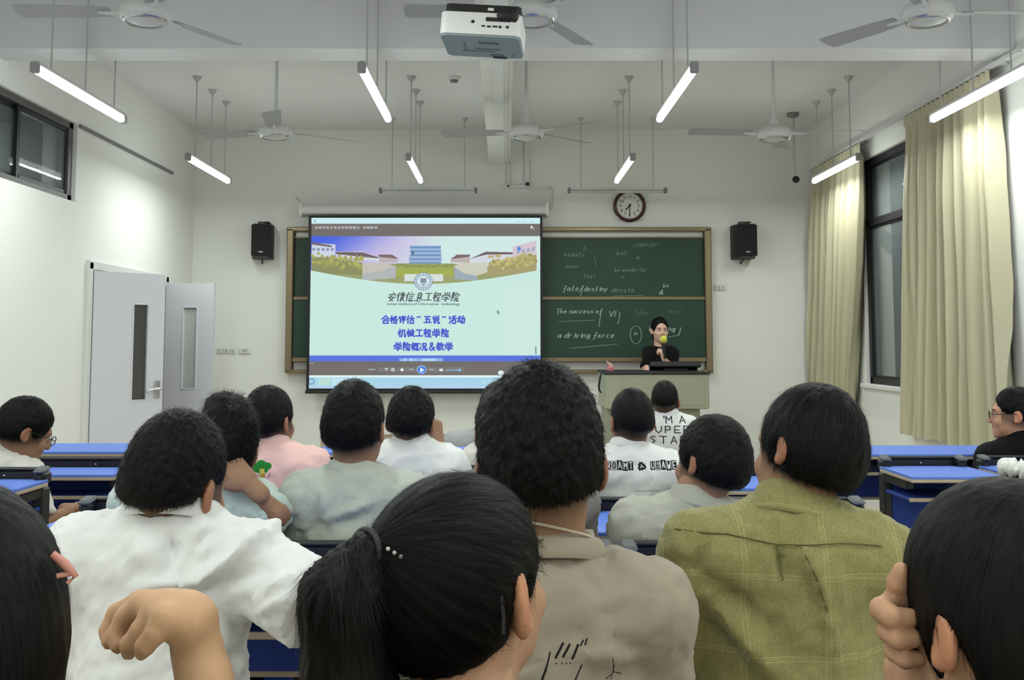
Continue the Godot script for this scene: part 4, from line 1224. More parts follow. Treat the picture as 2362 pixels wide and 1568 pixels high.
# a hand: wrist, direction of the fingers, direction the palm faces, side (+1: thumb towards palm × fingers), curl per finger in degrees
static func hand(s: Shape, wrist: Vector3, dir: Vector3, palm: Vector3, side: float, curls: Array, thumb: Vector3, size: float, cell: float, root := 0.045, spread := 1.0) -> void:
	var f := Field.new()
	var b := frame(dir, palm)
	b.x *= side
	var at := func(q: Vector3) -> Vector3: return wrist + (b.x * q.x + b.y * q.y + b.z * q.z) * size
	f.cap(at.call(Vector3(0, -root, 0)), at.call(Vector3(0, 0.012, 0)), 0.025 * size, 0.025 * size, 0.02, 1.25, b.z)
	var kx := [0.030, 0.010, -0.011, -0.030]
	var ky := [0.084, 0.088, 0.083, 0.074]
	var ln := [0.072, 0.080, 0.075, 0.058]
	for i in 4:
		var k: Vector3 = Vector3(kx[i], ky[i], 0)
		f.cap(at.call(Vector3(kx[i] * 0.5, 0.008, 0)), at.call(k), 0.015 * size, 0.0125 * size, 0.014)
		var a := 0.0
		var p := k
		for j in 3:
			a += deg_to_rad(curls[i]) * [0.8, 1.0, 0.7][j]
			var l: float = ln[i] * [0.45, 0.31, 0.24][j]
			var q := p + Vector3(kx[i] * 0.12 * spread, cos(a), sin(a)).normalized() * l
			f.cap(at.call(p), at.call(q), (0.0105 - 0.0011 * j - (0.001 if i == 3 else 0.0)) * size, (0.0098 - 0.0012 * j - (0.001 if i == 3 else 0.0)) * size, 0.004)
			p = q
	f.ell(at.call(Vector3(0.024, 0.034, 0.009)), Vector3(0.018, 0.028, 0.014) * size, 0.016, 0, b.orthonormalized())
	var t0 := Vector3(0.026, 0.018, 0.006)
	var t1 := t0 + Vector3(0.020, 0.028, 0.010) * Vector3(thumb.x, 1, thumb.z)
	var t2 := t1 + Vector3(0.008, 0.030, 0.008) * Vector3(thumb.x, thumb.y, thumb.z)
	var t3 := t2 + Vector3(0.002, 0.024, 0.005) * Vector3(thumb.x, thumb.y, thumb.z)
	f.cap(at.call(t0), at.call(t1), 0.014 * size, 0.0125 * size, 0.012)
	f.cap(at.call(t1), at.call(t2), 0.012 * size, 0.0105 * size, 0.004)
	f.cap(at.call(t2), at.call(t3), 0.0105 * size, 0.008 * size, 0.004)
	var lo := wrist
	var hi := wrist
	for i in f.kind.size():
		var q := f.X[i].affine_inverse()
		for e in [q.origin, q * Vector3(0, f.len[i], 0)]:
			lo = lo.min(e)
			hi = hi.max(e)
	net(f, lo - Vector3.ONE * 0.034 * size, hi + Vector3.ONE * 0.034 * size, cell, s)

# the head, in its own frame: the origin lies between the ears, the face looks along -z
static func head_field(neck_to: Vector3, ear := 1.0, flare := 0.42) -> Field:
	var f := Field.new()
	f.ell(Vector3(0, 0.035, 0.012), Vector3(0.073, 0.090, 0.092))
	f.ell(Vector3(0, -0.018, -0.032), Vector3(0.063, 0.085, 0.062), 0.03)
	f.ell(Vector3(0, -0.064, -0.042), Vector3(0.050, 0.040, 0.050), 0.03)
	f.ell(Vector3(0, -0.095, -0.078), Vector3(0.022, 0.016, 0.016), 0.03)
	f.ell(Vector3(0, 0.026, -0.080), Vector3(0.050, 0.013, 0.016), 0.025)
	f.cap(Vector3(0, -0.02, 0.022), neck_to, 0.052, 0.056, 0.03)
	for x in [-1.0, 1.0]:
		f.ell(Vector3(x * 0.036, -0.030, -0.072), Vector3(0.022, 0.020, 0.020), 0.02)
		f.ell(Vector3(x * 0.031, 0.004, -0.104), Vector3(0.018, 0.012, 0.015), 0.012, 1)
		f.ell(Vector3(x * 0.031, 0.003, -0.083), Vector3(0.014, 0.009, 0.010), 0.003)
		f.ell(Vector3(x * 0.010, -0.030, -0.104), Vector3(0.009, 0.007, 0.010), 0.008)
		var tilt := Basis(Vector3.UP, x * flare) * Basis(Vector3.RIGHT, -0.22)
		f.ell(Vector3(x * 0.080, 0.0, 0.012), Vector3(0.009, 0.031, 0.0205) * ear, 0.008, 0, tilt)
		f.ell(Vector3(x * 0.078, -0.024, 0.003), Vector3(0.008, 0.011, 0.010) * ear, 0.010, 0, tilt)
		f.ell(Vector3(x * 0.090, -0.004, 0.004), Vector3(0.006, 0.018, 0.010) * ear, 0.006, 1, tilt)
	f.cap(Vector3(0, 0.006, -0.092), Vector3(0, -0.026, -0.110), 0.008, 0.012, 0.014)
	f.ell(Vector3(0, -0.052, -0.092), Vector3(0.022, 0.005, 0.010), 0.006)
	f.ell(Vector3(0, -0.062, -0.090), Vector3(0.018, 0.006, 0.010), 0.006)
	return f

static func skin_color(q: Vector3, base: Color, hair: Color, stubble: float) -> Color:
	var c := base
	if q.z < -0.06:
		if Vector2(q.x / 0.025, (q.y + 0.057) / 0.011).length() < 1.0: c = base * Color(0.85, 0.55, 0.5)
		for x in [-0.031, 0.031]:
			if q.z < -0.07 and Vector2((q.x - x) / 0.021, (q.y - 0.027 + absf(q.x - x) * 0.1) / 0.0055).length() < 1.0: c = hair.lerp(base, 0.25)
			var e := Vector2((q.x - x) / 0.0155, (q.y - 0.003) / 0.0068)
			if q.z < -0.08 and e.length() < 1.0: c = Color(0.5, 0.48, 0.46) if absf(q.x - x) > 0.0062 else Color(0.02, 0.015, 0.012)
			elif q.z < -0.075 and absf(q.x - x) < 0.018 and q.y > 0.006 and q.y < 0.0125: c = hair.lerp(base, 0.45)
	elif absf(q.x) > 0.0785 and absf(q.y) < 0.05: c = base * Color(1.04, 0.86, 0.80)
	elif stubble > 0.0 and q.y > -0.07 - 0.25 * q.z and absf(q.x) < 0.077:
		c = base.lerp(hair, stubble * smoothstep(-0.075, -0.02, q.y + 0.3 * q.z))
	return c

static func append(dst: Shape, src: Shape, t: Transform3D) -> void:
	var o := dst.v.size()
	for p in src.v: dst.v.append(t * p)
	for i in src.ix: dst.ix.append(i + o)

# loose hairs standing out of or lying along the hair
static func strands(s: Shape, count: int, sd: int, length: Vector2, width: float, flow: Callable, lift: float, from: int, bend := 0.3, curve := 0.0) -> void:
	var r := RandomNumberGenerator.new()
	r.seed = sd
	if from < 3: return
	if s.c.size() != s.v.size():
		s.c.resize(s.v.size())
		s.c.fill(Color(0.55, 0.55, 0.55))
	var base_v := s.v.duplicate()
	var base_n := s.n.duplicate()
	for i in count:
		var a := r.randi_range(0, from - 1)
		var p := base_v[a] + Vector3(r.randf_range(-1, 1), r.randf_range(-1, 1), r.randf_range(-1, 1)) * 0.004
		var n := base_n[a]
		var d: Vector3 = flow.call(p, n)
		d = (d - n * d.dot(n)).normalized() + n * lift * r.randf_range(0.3, 1.4) + Vector3(r.randf_range(-1, 1), r.randf_range(-1, 1), r.randf_range(-1, 1)) * bend
		d = d.normalized()
		var l := r.randf_range(length.x, length.y)
		var side := d.cross(n).normalized() * width * r.randf_range(0.6, 1.4)
		var o := s.v.size()
		var q := p - n * 0.002
		var cv := curve * smoothstep(-0.03, 0.04, p.y)
		var mid := q + d * l * 0.55 - n * cv * l * l * 0.3
		var tip := q + d * l - n * cv * l * l
		var g := r.randf_range(0.35, 1.0)
		for e in [q - side, q + side, mid - side * 0.8, mid + side * 0.8, tip]:
			s.v.append(e)
			s.n.append((n + side.normalized() * 0.25 * r.randf_range(-1, 1)).normalized())
			s.c.append(Color(g, g, g))
		s.ix.append_array(PackedInt32Array([o, o + 2, o + 1, o + 1, o + 2, o + 3, o + 2, o + 4, o + 3]))

static func hair_mesh(h: Dictionary, cell: float, sd: int) -> Shape:
	var f := Field.new()
	var v: Vector3 = h.get("vol", Vector3(0.012, 0.014, 0.012))
	var style: String = h.get("style", "short")
	f.ell(Vector3(0, 0.037, 0.012), Vector3(0.074, 0.090, 0.092) + v)
	var nape: float = h.get("nape", -0.045)
	f.ell(Vector3(0, -0.005, 0.036), Vector3(0.068 + v.x, 0.075, 0.064 + v.z), 0.03)
	var lo := Vector3(-0.14, -0.13, -0.14)
	var hi := Vector3(0.14, 0.19, 0.17)
	for e in h.get("lumps", []):
		f.ell(e[0], e[1], 0.03)
	f.ell(Vector3(0, -0.015 - h.get("fringe", 0.0), -0.120), Vector3(0.080, 0.10, 0.072), 0.012, 1)
	if style == "short":
		f.cut(Vector3(0, nape, 0.09), Vector3(0, -1, -0.32), 0.02)
		for x in [-1.0, 1.0]:
			f.ell(Vector3(x * 0.092, -0.016, 0.0), Vector3(0.030, 0.040, 0.030) * h.get("earcut", 1.0), 0.012, 1)
	elif style == "tied":
		f.cut(Vector3(0, nape, 0.09), Vector3(0, -1, -0.45), 0.02)
		for x in [-1.0, 1.0]:
			f.ell(Vector3(x * 0.090, -0.018, 0.002), Vector3(0.028, 0.040, 0.028), 0.010, 1)
	for e in h.get("falls", []):
		f.cap(e[0], e[1], e[2], e[3], e[5] if e.size() > 5 else 0.03, e[4])
		for p in [e[0], e[1]]:
			lo = lo.min(p - Vector3.ONE * 0.16)
			hi = hi.max(p + Vector3.ONE * 0.16)
	for e in h.get("carve", []):
		f.ell(e[0], e[1], 0.015, 1)
	var s := Shape.new()
	net(f, lo, hi, cell, s)
	smooth(s)
	var ns := FastNoiseLite.new()
	ns.seed = sd
	ns.frequency = 1.0
	var amp: float = h.get("rough", 0.004)
	var fr: Vector3 = h.get("freq", Vector3(70, 50, 70))
	var tie: Vector3 = h.get("tie", Vector3.ZERO)
	for i in s.v.size():
		var p := s.v[i]
		var q := p * fr
		if tie != Vector3.ZERO and not h.get("below", false):
			var e := (p - tie)
			var ax := tie.normalized()
			var u := ax.cross(Vector3.UP).normalized()
			var w := ax.cross(u)
			q = Vector3(atan2(e.dot(u), e.dot(w)) * 9.0, e.length() * 6.0, 0.0)
		s.v[i] = p + s.n[i] * amp * (ns.get_noise_3dv(q) + 0.5 * ns.get_noise_3dv(q * 2.3))
	smooth(s)
	var flow := func(p: Vector3, n: Vector3) -> Vector3:
		if tie != Vector3.ZERO and (p - tie).length() > 0.012 and p.y > h.get("fall_from", -9.0): return (tie - p).normalized()
		if style == "long" and p.y < 0.02: return Vector3(0, -1, 0) + (p * Vector3(0.6, 0, 0.6))
		var crown: Vector3 = h.get("crown", Vector3(0.0, 0.13, 0.05))
		return ((p - crown) * Vector3(1, 0.4, 1)).normalized() * 0.8 + Vector3(0, -0.9, 0)
	strands(s, int(h.get("strands", 600) * 2.2), sd + 5, h.get("length", Vector2(0.010, 0.024)), h.get("width", 0.0006) * 0.6, flow, h.get("lift", 0.5), s.v.size(), h.get("bend", 0.3), 0.0 if style == "short" else 5.0)
	return s

# everything a person's meshes need, computed away from the scene tree
func compute(i: int) -> void:
	var P: Dictionary = cast[i]
	var out: Dictionary = made[i]
	var root: Vector3 = P.root
	var L := func(n: String) -> Vector3: return (P[n] as Vector3) - root
	var face := Basis(Vector3.UP, deg_to_rad(P.get("turn", 0.0)))
	var fwd := face * Vector3.FORWARD
	var sl: Vector3 = L.call("sl")
	var sr: Vector3 = L.call("sr")
	var nb: Vector3 = L.call("nb")
	var hip: Vector3 = L.call("hip")
	var el: Vector3 = L.call("el")
	var er: Vector3 = L.call("er")
	var wl: Vector3 = L.call("wl")
	var wr: Vector3 = L.call("wr")
	var c: float = P.get("cell", 0.016)
	var b: float = P.get("bulk", 1.0)
	var mid := (sl + sr) / 2
	var spread := sl.distance_to(sr)
	var chest := mid - Vector3(0, 0.10, 0)
	var H := Transform3D(face * Basis(Vector3.UP, deg_to_rad(P.get("yaw", 0.0))) * Basis(Vector3.BACK, deg_to_rad(P.get("roll", 0.0))) * Basis(Vector3.RIGHT, deg_to_rad(P.get("nod", 0.0))), L.call("head"))
	var hs: float = P.get("hs", 1.0)
	H.basis = H.basis.scaled(Vector3.ONE * hs)
	# skin
	var skin := Shape.new()
	var hf := head_field(H.affine_inverse() * (nb - Vector3(0, 0.02, 0)), P.get("ear", 1.0), P.get("flare", 0.42))
	var hm := Shape.new()
	net(hf, Vector3(-0.115, -0.2, -0.15), Vector3(0.115, 0.15, 0.16), P.get("head_cell", 0.007), hm)
	append(skin, hm, H)
	var heads := hm.v.size()
	var f := Field.new()
	f.cap(chest, hip, 0.40 * spread, 0.42 * spread, 0.05, 1.5, fwd)
	f.cap(nb + Vector3(0, 0.03, 0), mid - Vector3(0, 0.05, 0), 0.05, 0.07)
	f.cap(sl, sr, 0.045, 0.045, 0.05)
	for q in [[sl, el, wl], [sr, er, wr]]:
		f.cap(q[0], q[1], 0.046 * b, 0.038 * b)
		f.cap(q[1], q[2], 0.038 * b, 0.026 * b, 0.02)
	var lo := sl
	var hi := sl
	for q in [sr, nb, el, er, wl, wr, hip]:
		lo = lo.min(q)
		hi = hi.max(q)
	net(f, lo - Vector3.ONE * 0.2, hi + Vector3.ONE * 0.2, P.get("arm_cell", 0.016), skin)
	var hc: float = P.get("hand_cell", 0.008)
	for q in [["hl", wl, el, -1.0], ["hr", wr, er, 1.0]]:
		var hd: Array = P.get(q[0], [])
		var dir: Vector3 = (q[1] - q[2]).normalized()
		if P.has(q[0] + "_chains"):
			var cf := Field.new()
			var cl := Vector3.ONE * 9
			var ch := -cl
			for chain in P[q[0] + "_chains"]:
				for j in chain.size() - 1:
					var a: Vector3 = chain[j][0] - root
					var e: Vector3 = chain[j + 1][0] - root
					cf.cap(a, e, chain[j][1], chain[j + 1][1], 0.004 if j > 0 else 0.012)
					cl = cl.min(a).min(e)
					ch = ch.max(a).max(e)
			net(cf, cl - Vector3.ONE * 0.04, ch + Vector3.ONE * 0.04, 0.0038, skin)
		elif hd.is_empty(): hand(skin, q[1], (dir * 0.4 + fwd).normalized(), Vector3.DOWN, q[3], [14, 16, 18, 20], Vector3.ONE, 0.97, hc)
		else: hand(skin, q[1], hd[0], hd[1], q[3], hd[2], hd[3], hd[4], P.get("fine", 0.0045), 0.045 if dir.dot((hd[0] as Vector3).normalized()) > 0.7 else 0.008)
	smooth(skin)
	var base: Color = P.get("skin", Color(0.42, 0.245, 0.16))
	var hcol: Color = Color(0.012, 0.011, 0.010)
	var inv := H.affine_inverse()
	for k in skin.v.size():
		skin.c.append(skin_color(inv * skin.v[k], base, hcol, P.get("stubble", 0.7)) if k < heads else base)
	out.skin = skin
	# hair
	var hd2: Dictionary = P.get("hair", {})
	var hh := hair_mesh(hd2, P.get("hair_cell", 0.007), i * 31 + 3)
	for k in hh.v.size():
		hh.v[k] = H * hh.v[k]
		hh.n[k] = (H.basis * hh.n[k]).normalized()
	out.hair = hh
	if hd2.has("tail"):
		var tf := Field.new()
		var tl := Vector3.ONE * 9
		var th := -tl
		for e in hd2.tail:
			tf.cap(e[0], e[1], e[2], e[3], 0.03, e[4])
			for p in [e[0], e[1]]:
				tl = tl.min(p - Vector3.ONE * 0.12)
				th = th.max(p + Vector3.ONE * 0.12)
		var tm := Shape.new()
		net(tf, tl, th, 0.005, tm)
		smooth(tm)
		var ns := FastNoiseLite.new()
		ns.frequency = 1.0
		for k in tm.v.size():
			var p := tm.v[k]
			tm.v[k] += tm.n[k] * 0.0035 * (ns.get_noise_3dv(p * Vector3(110, 6, 110)) + 0.6 * ns.get_noise_3dv(p * Vector3(240, 9, 240)))
		smooth(tm)
		strands(tm, 9000, 77, Vector2(0.02, 0.055), 0.0003, func(p: Vector3, n: Vector3) -> Vector3: return Vector3(0.0, -1, 0) + (p - hd2.tail[0][0]) * Vector3(0.3, 0, 0.3), 0.02, tm.v.size(), 0.05)
		for k in tm.v.size():
			tm.v[k] = H * tm.v[k]
			tm.n[k] = (H.basis * tm.n[k]).normalized()
		out.tail = tm
	# shirt
	var sh := Shape.new()
	var g := Field.new()
	var loose: float = P.get("loose", 0.012)
	g.cap(chest, hip + Vector3(0, 0.03, 0), 0.42 * spread + loose, 0.44 * spread + loose * 2.0, 0.06, P.get("flat", 1.5), fwd, 1)
	g.cap(mid - Vector3(0, 0.07, 0), nb, 0.10, 0.064, 0.04, 1.0, fwd, 1)
	for q in [sl, sr]: g.cap(nb + Vector3(0, -0.055, 0), q, 0.040 + loose, 0.034 + loose, 0.05)
	g.cap(sl, sr, 0.046 + loose, 0.046 + loose, 0.06, 0.9)
	var sf: float = P.get("sleeve", 0.6)
	for q in [[sl, el, wl], [sr, er, wr]]:
		if sf <= 1.0:
			g.cap(q[0], q[0].lerp(q[1], sf), (0.045 + loose) * b, (0.050 + loose * 1.2) * b, 0.03, 1.0, fwd, 1)
		else:
			g.cap(q[0], q[1], (0.048 + loose) * b, (0.046 + loose) * b, 0.03)
			g.cap(q[1], q[1].lerp(q[2], sf - 1.0), (0.046 + loose) * b, (0.036 + loose) * b, 0.02, 1.0, fwd, 1)
	net(g, lo - Vector3.ONE * 0.25, hi + Vector3.ONE * 0.25, c, sh)
	smooth(sh)
	var cn := FastNoiseLite.new()
	cn.seed = i + 40
	cn.frequency = 1.0
	var wa: float = P.get("wrinkle", 0.006)
	var rect: Array = P.get("print_area", [])
	var folds: Array = P.get("folds", [])
	for k in sh.v.size():
		var p := sh.v[k]
		var n := sh.n[k]
		var o := cn.get_noise_3d(p.x * 9.0 + p.y * 5.0, p.y * 9.0 - p.x * 6.0, p.z * 10.0)
		var o2 := 1.0 - absf(cn.get_noise_3d(p.x * 12.0 - p.y * 9.0 + 30.0, p.y * 13.0 + p.x * 10.0, p.z * 11.0)) * 2.4
		var dsp := wa * (o * 1.2 + maxf(0.0, o2) * 1.3)
		for e in folds:
			var a: Vector2 = Vector2(e[0].x - root.x, e[0].y)
			var ab: Vector2 = Vector2(e[1].x - root.x, e[1].y) - a
			var r: Vector2 = Vector2(p.x, p.y) - a
			var t: float = clampf(r.dot(ab) / ab.length_squared(), 0, 1)
			var dd: float = (r - ab * t).length() / e[2]
			if dd < 3.0 and n.z * signf(fwd.z) < 0.35: dsp += e[3] * exp(-dd * dd) * (0.3 + 0.7 * sin(PI * clampf(t * 0.9 + 0.05, 0, 1)))
		sh.v[k] = p + n * dsp
	smooth(sh)
	for k in sh.v.size():
		var p := sh.v[k]
		if rect.is_empty(): sh.t.append(Vector2(p.x, -p.y) * 4.0)
		else:
			var uv := Vector2((p.x + root.x - rect[0]) / (rect[1] - rect[0]), (rect[3] - p.y) / (rect[3] - rect[2]))
			sh.t.append(uv.clamp(Vector2.ZERO, Vector2.ONE) if sh.n[k].z > 0.05 else Vector2(0.01, 0.99))
	out.shirt = sh
	if P.has("seams"):
		var st := Shape.new()
		for line in P.seams:
			var ps := []
			for e in line.size() - 1:
				for j in 12:
					var w: Vector3 = (line[e] as Vector3).lerp(line[e + 1], j / 12.0) - root
					var acc := Vector3.ZERO
					var sum := 0.0
					for k in sh.v.size():
						if sh.n[k].z > 0.1:
							var d2 := Vector2(sh.v[k].x - w.x, sh.v[k].y - w.y).length_squared()
							if d2 < 0.0006:
								var wt := 1.0 / (d2 + 0.00002)
								acc += sh.v[k] * wt
								sum += wt
					if sum > 0.0: ps.append(Vector3(w.x, w.y, acc.z / sum + 0.0035))
			if ps.size() > 2: st.tube(ps, 0.001, 6)
		out.seams = st
	# collar
	var co := Shape.new()
	var kind: String = P.get("collar", "ring")
	var nd := (H.origin - Vector3(0, 0.1, 0) * hs - nb)
	var up := (nd.normalized() + Vector3(0, 4.0, 0)).normalized()
	var cb := frame(up + fwd * 0.35, -fwd)
	var rings := [[0.068, -0.016], [0.073, -0.006], [0.070, 0.012], [0.066, 0.019], [0.062, 0.016], [0.060, -0.004]] if kind == "ring" else [[0.078, -0.030], [0.084, -0.024], [0.073, 0.014], [0.068, 0.026], [0.063, 0.022], [0.060, -0.006]]
	var cs: float = P.get("collar_size", 1.0)
	for e in rings.size():
		for k in 41:
			var an := TAU * k / 40
			var droop := 0.012 * (1.0 - cos(an)) * 0.5
			co.vert(nb + cb * Vector3(sin(an) * rings[e][0] * cs, rings[e][1] - droop * 0.3, cos(an) * rings[e][0] * 0.92 * cs), Vector3.ZERO, Vector2(k / 40.0, e / 5.0))
	for e in rings.size() - 1:
		for k in 40:
			var q := e * 41 + k
			co.ix.append_array(PackedInt32Array([q, q + 42, q + 1, q, q + 41, q + 42]))
	smooth(co)
	if (co.n[45] as Vector3).dot(co.v[45] - nb) < 0:
		for k in range(0, co.ix.size(), 3):
			var x := co.ix[k]
			co.ix[k] = co.ix[k + 1]
			co.ix[k + 1] = x
		smooth(co)
	out.collar = co
	out.H = H
	out.done = true

func legs(standing: bool) -> Array:
	var f := Field.new()
	var hip_y := 0.49 if not standing else 0.82
	f.cap(Vector3(-0.07, hip_y + 0.06, 0), Vector3(0.07, hip_y + 0.06, 0), 0.11, 0.11, 0.05)
	var shoes := []
	for x in [-1.0, 1.0]:
		var knee := Vector3(x * 0.085, 0.49, -0.35) if not standing else Vector3(x * 0.085, 0.45, -0.02)
		var foot := Vector3(x * 0.066, 0.09, -0.28) if not standing else Vector3(x * 0.085, 0.09, 0)
		f.cap(Vector3(x * 0.08, hip_y + 0.02, 0), knee, 0.088, 0.062, 0.04)
		f.cap(knee, foot, 0.060, 0.048, 0.02, 1.0, Vector3.FORWARD, 1)
		var g := Field.new()
		g.cap(foot + Vector3(0, -0.045, 0.02), foot + Vector3(0, -0.05, -0.13), 0.04, 0.036, 0.02)
		g.cap(foot + Vector3(0, 0.01, 0.0), foot + Vector3(0, -0.04, 0.01), 0.036, 0.04, 0.02)
		g.cut(Vector3(0, 0.004, 0), Vector3.DOWN, 0.004)
		var sh := Shape.new()
		net(g, foot + Vector3(-0.07, -0.1, -0.2), foot + Vector3(0.07, 0.08, 0.1), 0.012, sh)
		smooth(sh)
		shoes.append(sh.mesh())
	var s := Shape.new()
	net(f, Vector3(-0.3, 0.02, -0.5), Vector3(0.3, 1.1, 0.2), 0.02, s)
	smooth(s)
	return [s.mesh(), shoes]

func cloth(col: Color, tex: Texture2D = null, repeat := false) -> StandardMaterial3D:
	var m := mat(col, 0.9, 0.0, 0.25)
	if tex:
		m.albedo_texture = tex
		m.texture_repeat = repeat
	m.rim_enabled = true
	m.rim = 0.25
	m.rim_tint = 0.5
	return m

var cast: Array[Dictionary] = []
var made: Array[Dictionary] = []

func people() -> void:
	M.skin = mat(Color.WHITE, 0.55, 0.0, 0.35)
	M.skin.vertex_color_use_as_albedo = true
	M.skin.subsurf_scatter_enabled = true
	M.skin.subsurf_scatter_strength = 0.06
	M.hair = mat(Color(0.046, 0.041, 0.037), 0.55, 0.0, 0.28)
	M.hair.vertex_color_use_as_albedo = true
	M.trousers = mat(Color(0.13, 0.14, 0.17), 0.9)
	M.shoe = mat(Color(0.2, 0.2, 0.2), 0.7)
	cast_list()
	for i in cast.size(): made.append({})
	var job := WorkerThreadPool.add_group_task(compute, cast.size())
	WorkerThreadPool.wait_for_group_task_completion(job)
	var sit := legs(false)
	var stand := legs(true)
	for i in cast.size():
		var P := cast[i]
		var o := thing("person", P.label, "person", P.root)
		var r: Dictionary = made[i]
		if not r.has("done"):
			printerr("not built: ", P.label)
			continue
		put("body", r.skin, M.skin, o)
		put("hair", r.hair, P.get("hair_mat", M.hair), o)
		if r.has("tail"): put("ponytail", r.tail, M.hair, o)
		var top := put(P.get("top", "shirt"), r.shirt, P.cloth, o)
		if P.get("collar", "ring") != "none": put("collar", r.collar, P.get("collar_mat", P.cloth), top)
		var lg: Array = stand if P.get("standing", false) else sit
		var t := put("trousers", lg[0], M.trousers, o)
		t.position = (P.hip - P.root) * Vector3(1, 0, 1)
		t.rotation.y = deg_to_rad(P.get("turn", 0.0))
		for k in 2: put("shoe", lg[1][k], M.shoe, t)
		if r.has("seams"): put("seam", r.seams, cloth(Color(0.35, 0.34, 0.20)), top)
		if P.has("extra"): P.extra.call(o, P, r.H)

# ---------------------------------------------------------------- what people wear
func shirt_print(what: String, base: Color) -> ImageTexture:
	var p := Paint.new(512, 512, base)
	var k := Color(0.13, 0.12, 0.12)
	if what == "marks":
		p = Paint.new(512, 384, base)
		for q in [[115, 105, 75, 180], [150, 112, 115, 175], [195, 115, 165, 185], [225, 92, 210, 118], [245, 85, 235, 115]]:
			p.line(Vector2(q[0], q[1]), Vector2(q[2], q[3]), 13 if q[3] > 130 else 9, k)
		for x in [75, 105, 130, 150]: p.line(Vector2(x, 208), Vector2(x + 6, 214), 5, k)
		p.line(Vector2(45, 150), Vector2(0, 330), 9, k)
		p.line(Vector2(215, 225), Vector2(165, 330), 9, k)
		for q in [[385, 195, 395, 290], [395, 290, 350, 320], [395, 290, 440, 310], [395, 240, 380, 330]]:
			p.line(Vector2(q[0], q[1]), Vector2(q[2], q[3]), 5, k)
	elif what == "broccoli":
		var g := Color(0.16, 0.50, 0.20)
		for q in [[100, 190, 34], [135, 165, 36], [175, 185, 34], [120, 215, 30], [160, 215, 28], [85, 215, 22]]:
			p.disc(Vector2(q[0], q[1]), Vector2(q[2], q[2]), g)
		p.poly(PackedVector2Array([Vector2(125, 205), Vector2(160, 205), Vector2(165, 270), Vector2(130, 270)]), Color(0.80, 0.76, 0.36))
		p.poly(PackedVector2Array([Vector2(128, 248), Vector2(166, 248), Vector2(166, 286), Vector2(130, 286)]), Color(0.70, 0.58, 0.22))
		p.line(Vector2(140, 286), Vector2(134, 340), 5, k)
		p.line(Vector2(200, 245), Vector2(190, 285), 4, k)
		p.line(Vector2(105, 262), Vector2(122, 266), 4, k)
		p.text("n", Vector2(55, 300), Vector2(60, 60), 50, 12, k)
		for e in 12:
			var a := PI + PI * e / 12.0
			p.line(Vector2(190, 410) + Vector2(cos(a), sin(a)) * 60.0, Vector2(190, 410) + Vector2(cos(a + PI / 12), sin(a + PI / 12)) * 60.0, 4, k)
		p.line(Vector2(250, 410), Vector2(250, 460), 4, k)
		p.disc(Vector2(165, 400), Vector2(17, 17), Color(0.72, 0.26, 0.20))
	elif what == "boxes":
		p = Paint.new(768, 440, base)
		for w in [["ROAMT", 40], ["UEAWE", 455]]:
			var x: float = w[1]
			for e in 5:
				var dark: bool = e % 2 == 0 or e == 3
				p.rect(x, 60 - (e % 3) * 5, x + 48, 138 + (e % 2) * 6, k if dark else Color(0.62, 0.62, 0.61))
				p.strokes(G[w[0][e]], Vector2(x + 10, 70 - (e % 3) * 4), Vector2(28, 58), 8, base if dark else k)
				x += 51
		for e in 3:
			var b := Transform2D(TAU * e / 3, Vector2(372, 104))
			p.poly(PackedVector2Array([b * Vector2(-24, -40), b * Vector2(8, -40), b * Vector2(24, -14), b * Vector2(6, -6), b * Vector2(-4, -24), b * Vector2(-24, -24)]), k)
			p.poly(PackedVector2Array([b * Vector2(34, -28), b * Vector2(30, 8), b * Vector2(-2, -8)]), k)
		for e in 18: p.line(Vector2(300 + e * 14, 330), Vector2(308 + e * 14, 330), 14, Color(0.70, 0.74, 0.64))
	elif what == "star":
		var t := Color(0.22, 0.21, 0.22)
		p.text("I'M A", Vector2(60, 75), Vector2(75, 85), 108, 13, t)
		p.text("SUPER", Vector2(-5, 200), Vector2(72, 85), 108, 13, t)
		p.text("STAR", Vector2(35, 330), Vector2(78, 92), 118, 13, t)
	return p.tex()

func plaid() -> ImageTexture:
	var p := Paint.new(512, 512, Color(0.53, 0.51, 0.34))
	var f := FastNoiseLite.new()
	f.frequency = 0.5
	for y in 512:
		for x in range(0, 512, 1):
			var n := f.get_noise_2d(x * 0.25, y * 3.0) * 0.5 + f.get_noise_2d(x * 3.0, y * 0.25) * 0.5
			if absf(n) > 0.1: p.im.set_pixel(x, y, Color(0.53, 0.51, 0.34) * (1.0 + n * 0.45))
	var r := RandomNumberGenerator.new()
	r.seed = 12
	for k in 2:
		for e in 3:
			var o := 60.0 + k * 256 + e * 7
			p.line(Vector2(o, 0), Vector2(o, 512), 1.6, Color(0.72, 0.70, 0.50, 0.85 if e != 1 else 0.45))
			p.line(Vector2(0, o + 40), Vector2(512, o + 40), 1.6, Color(0.72, 0.70, 0.50, 0.85 if e != 1 else 0.45))
	for k in 60:
		var x := r.randf_range(0, 512)
		p.line(Vector2(x, 0), Vector2(x, 512), 1.0, Color(0.62, 0.60, 0.42, 0.3))
	return p.tex()

func necklace(o: Node3D, P: Dictionary, H: Transform3D) -> void:
	var nb: Vector3 = P.nb - P.root
	var ps := []
	for k in 33:
		var a := TAU * k / 32
		ps.append(nb + Vector3(sin(a) * 0.079 - 0.004, 0.058 - 0.016 * sin(a) - 0.03 * (1.0 - cos(a)) * 0.6, cos(a) * 0.072 + 0.010))
	put("necklace", Shape.new().tube(ps, 0.0022, 8, false), mat(Color(0.72, 0.66, 0.58), 0.5), o).set_meta("label", "pale cord necklace")

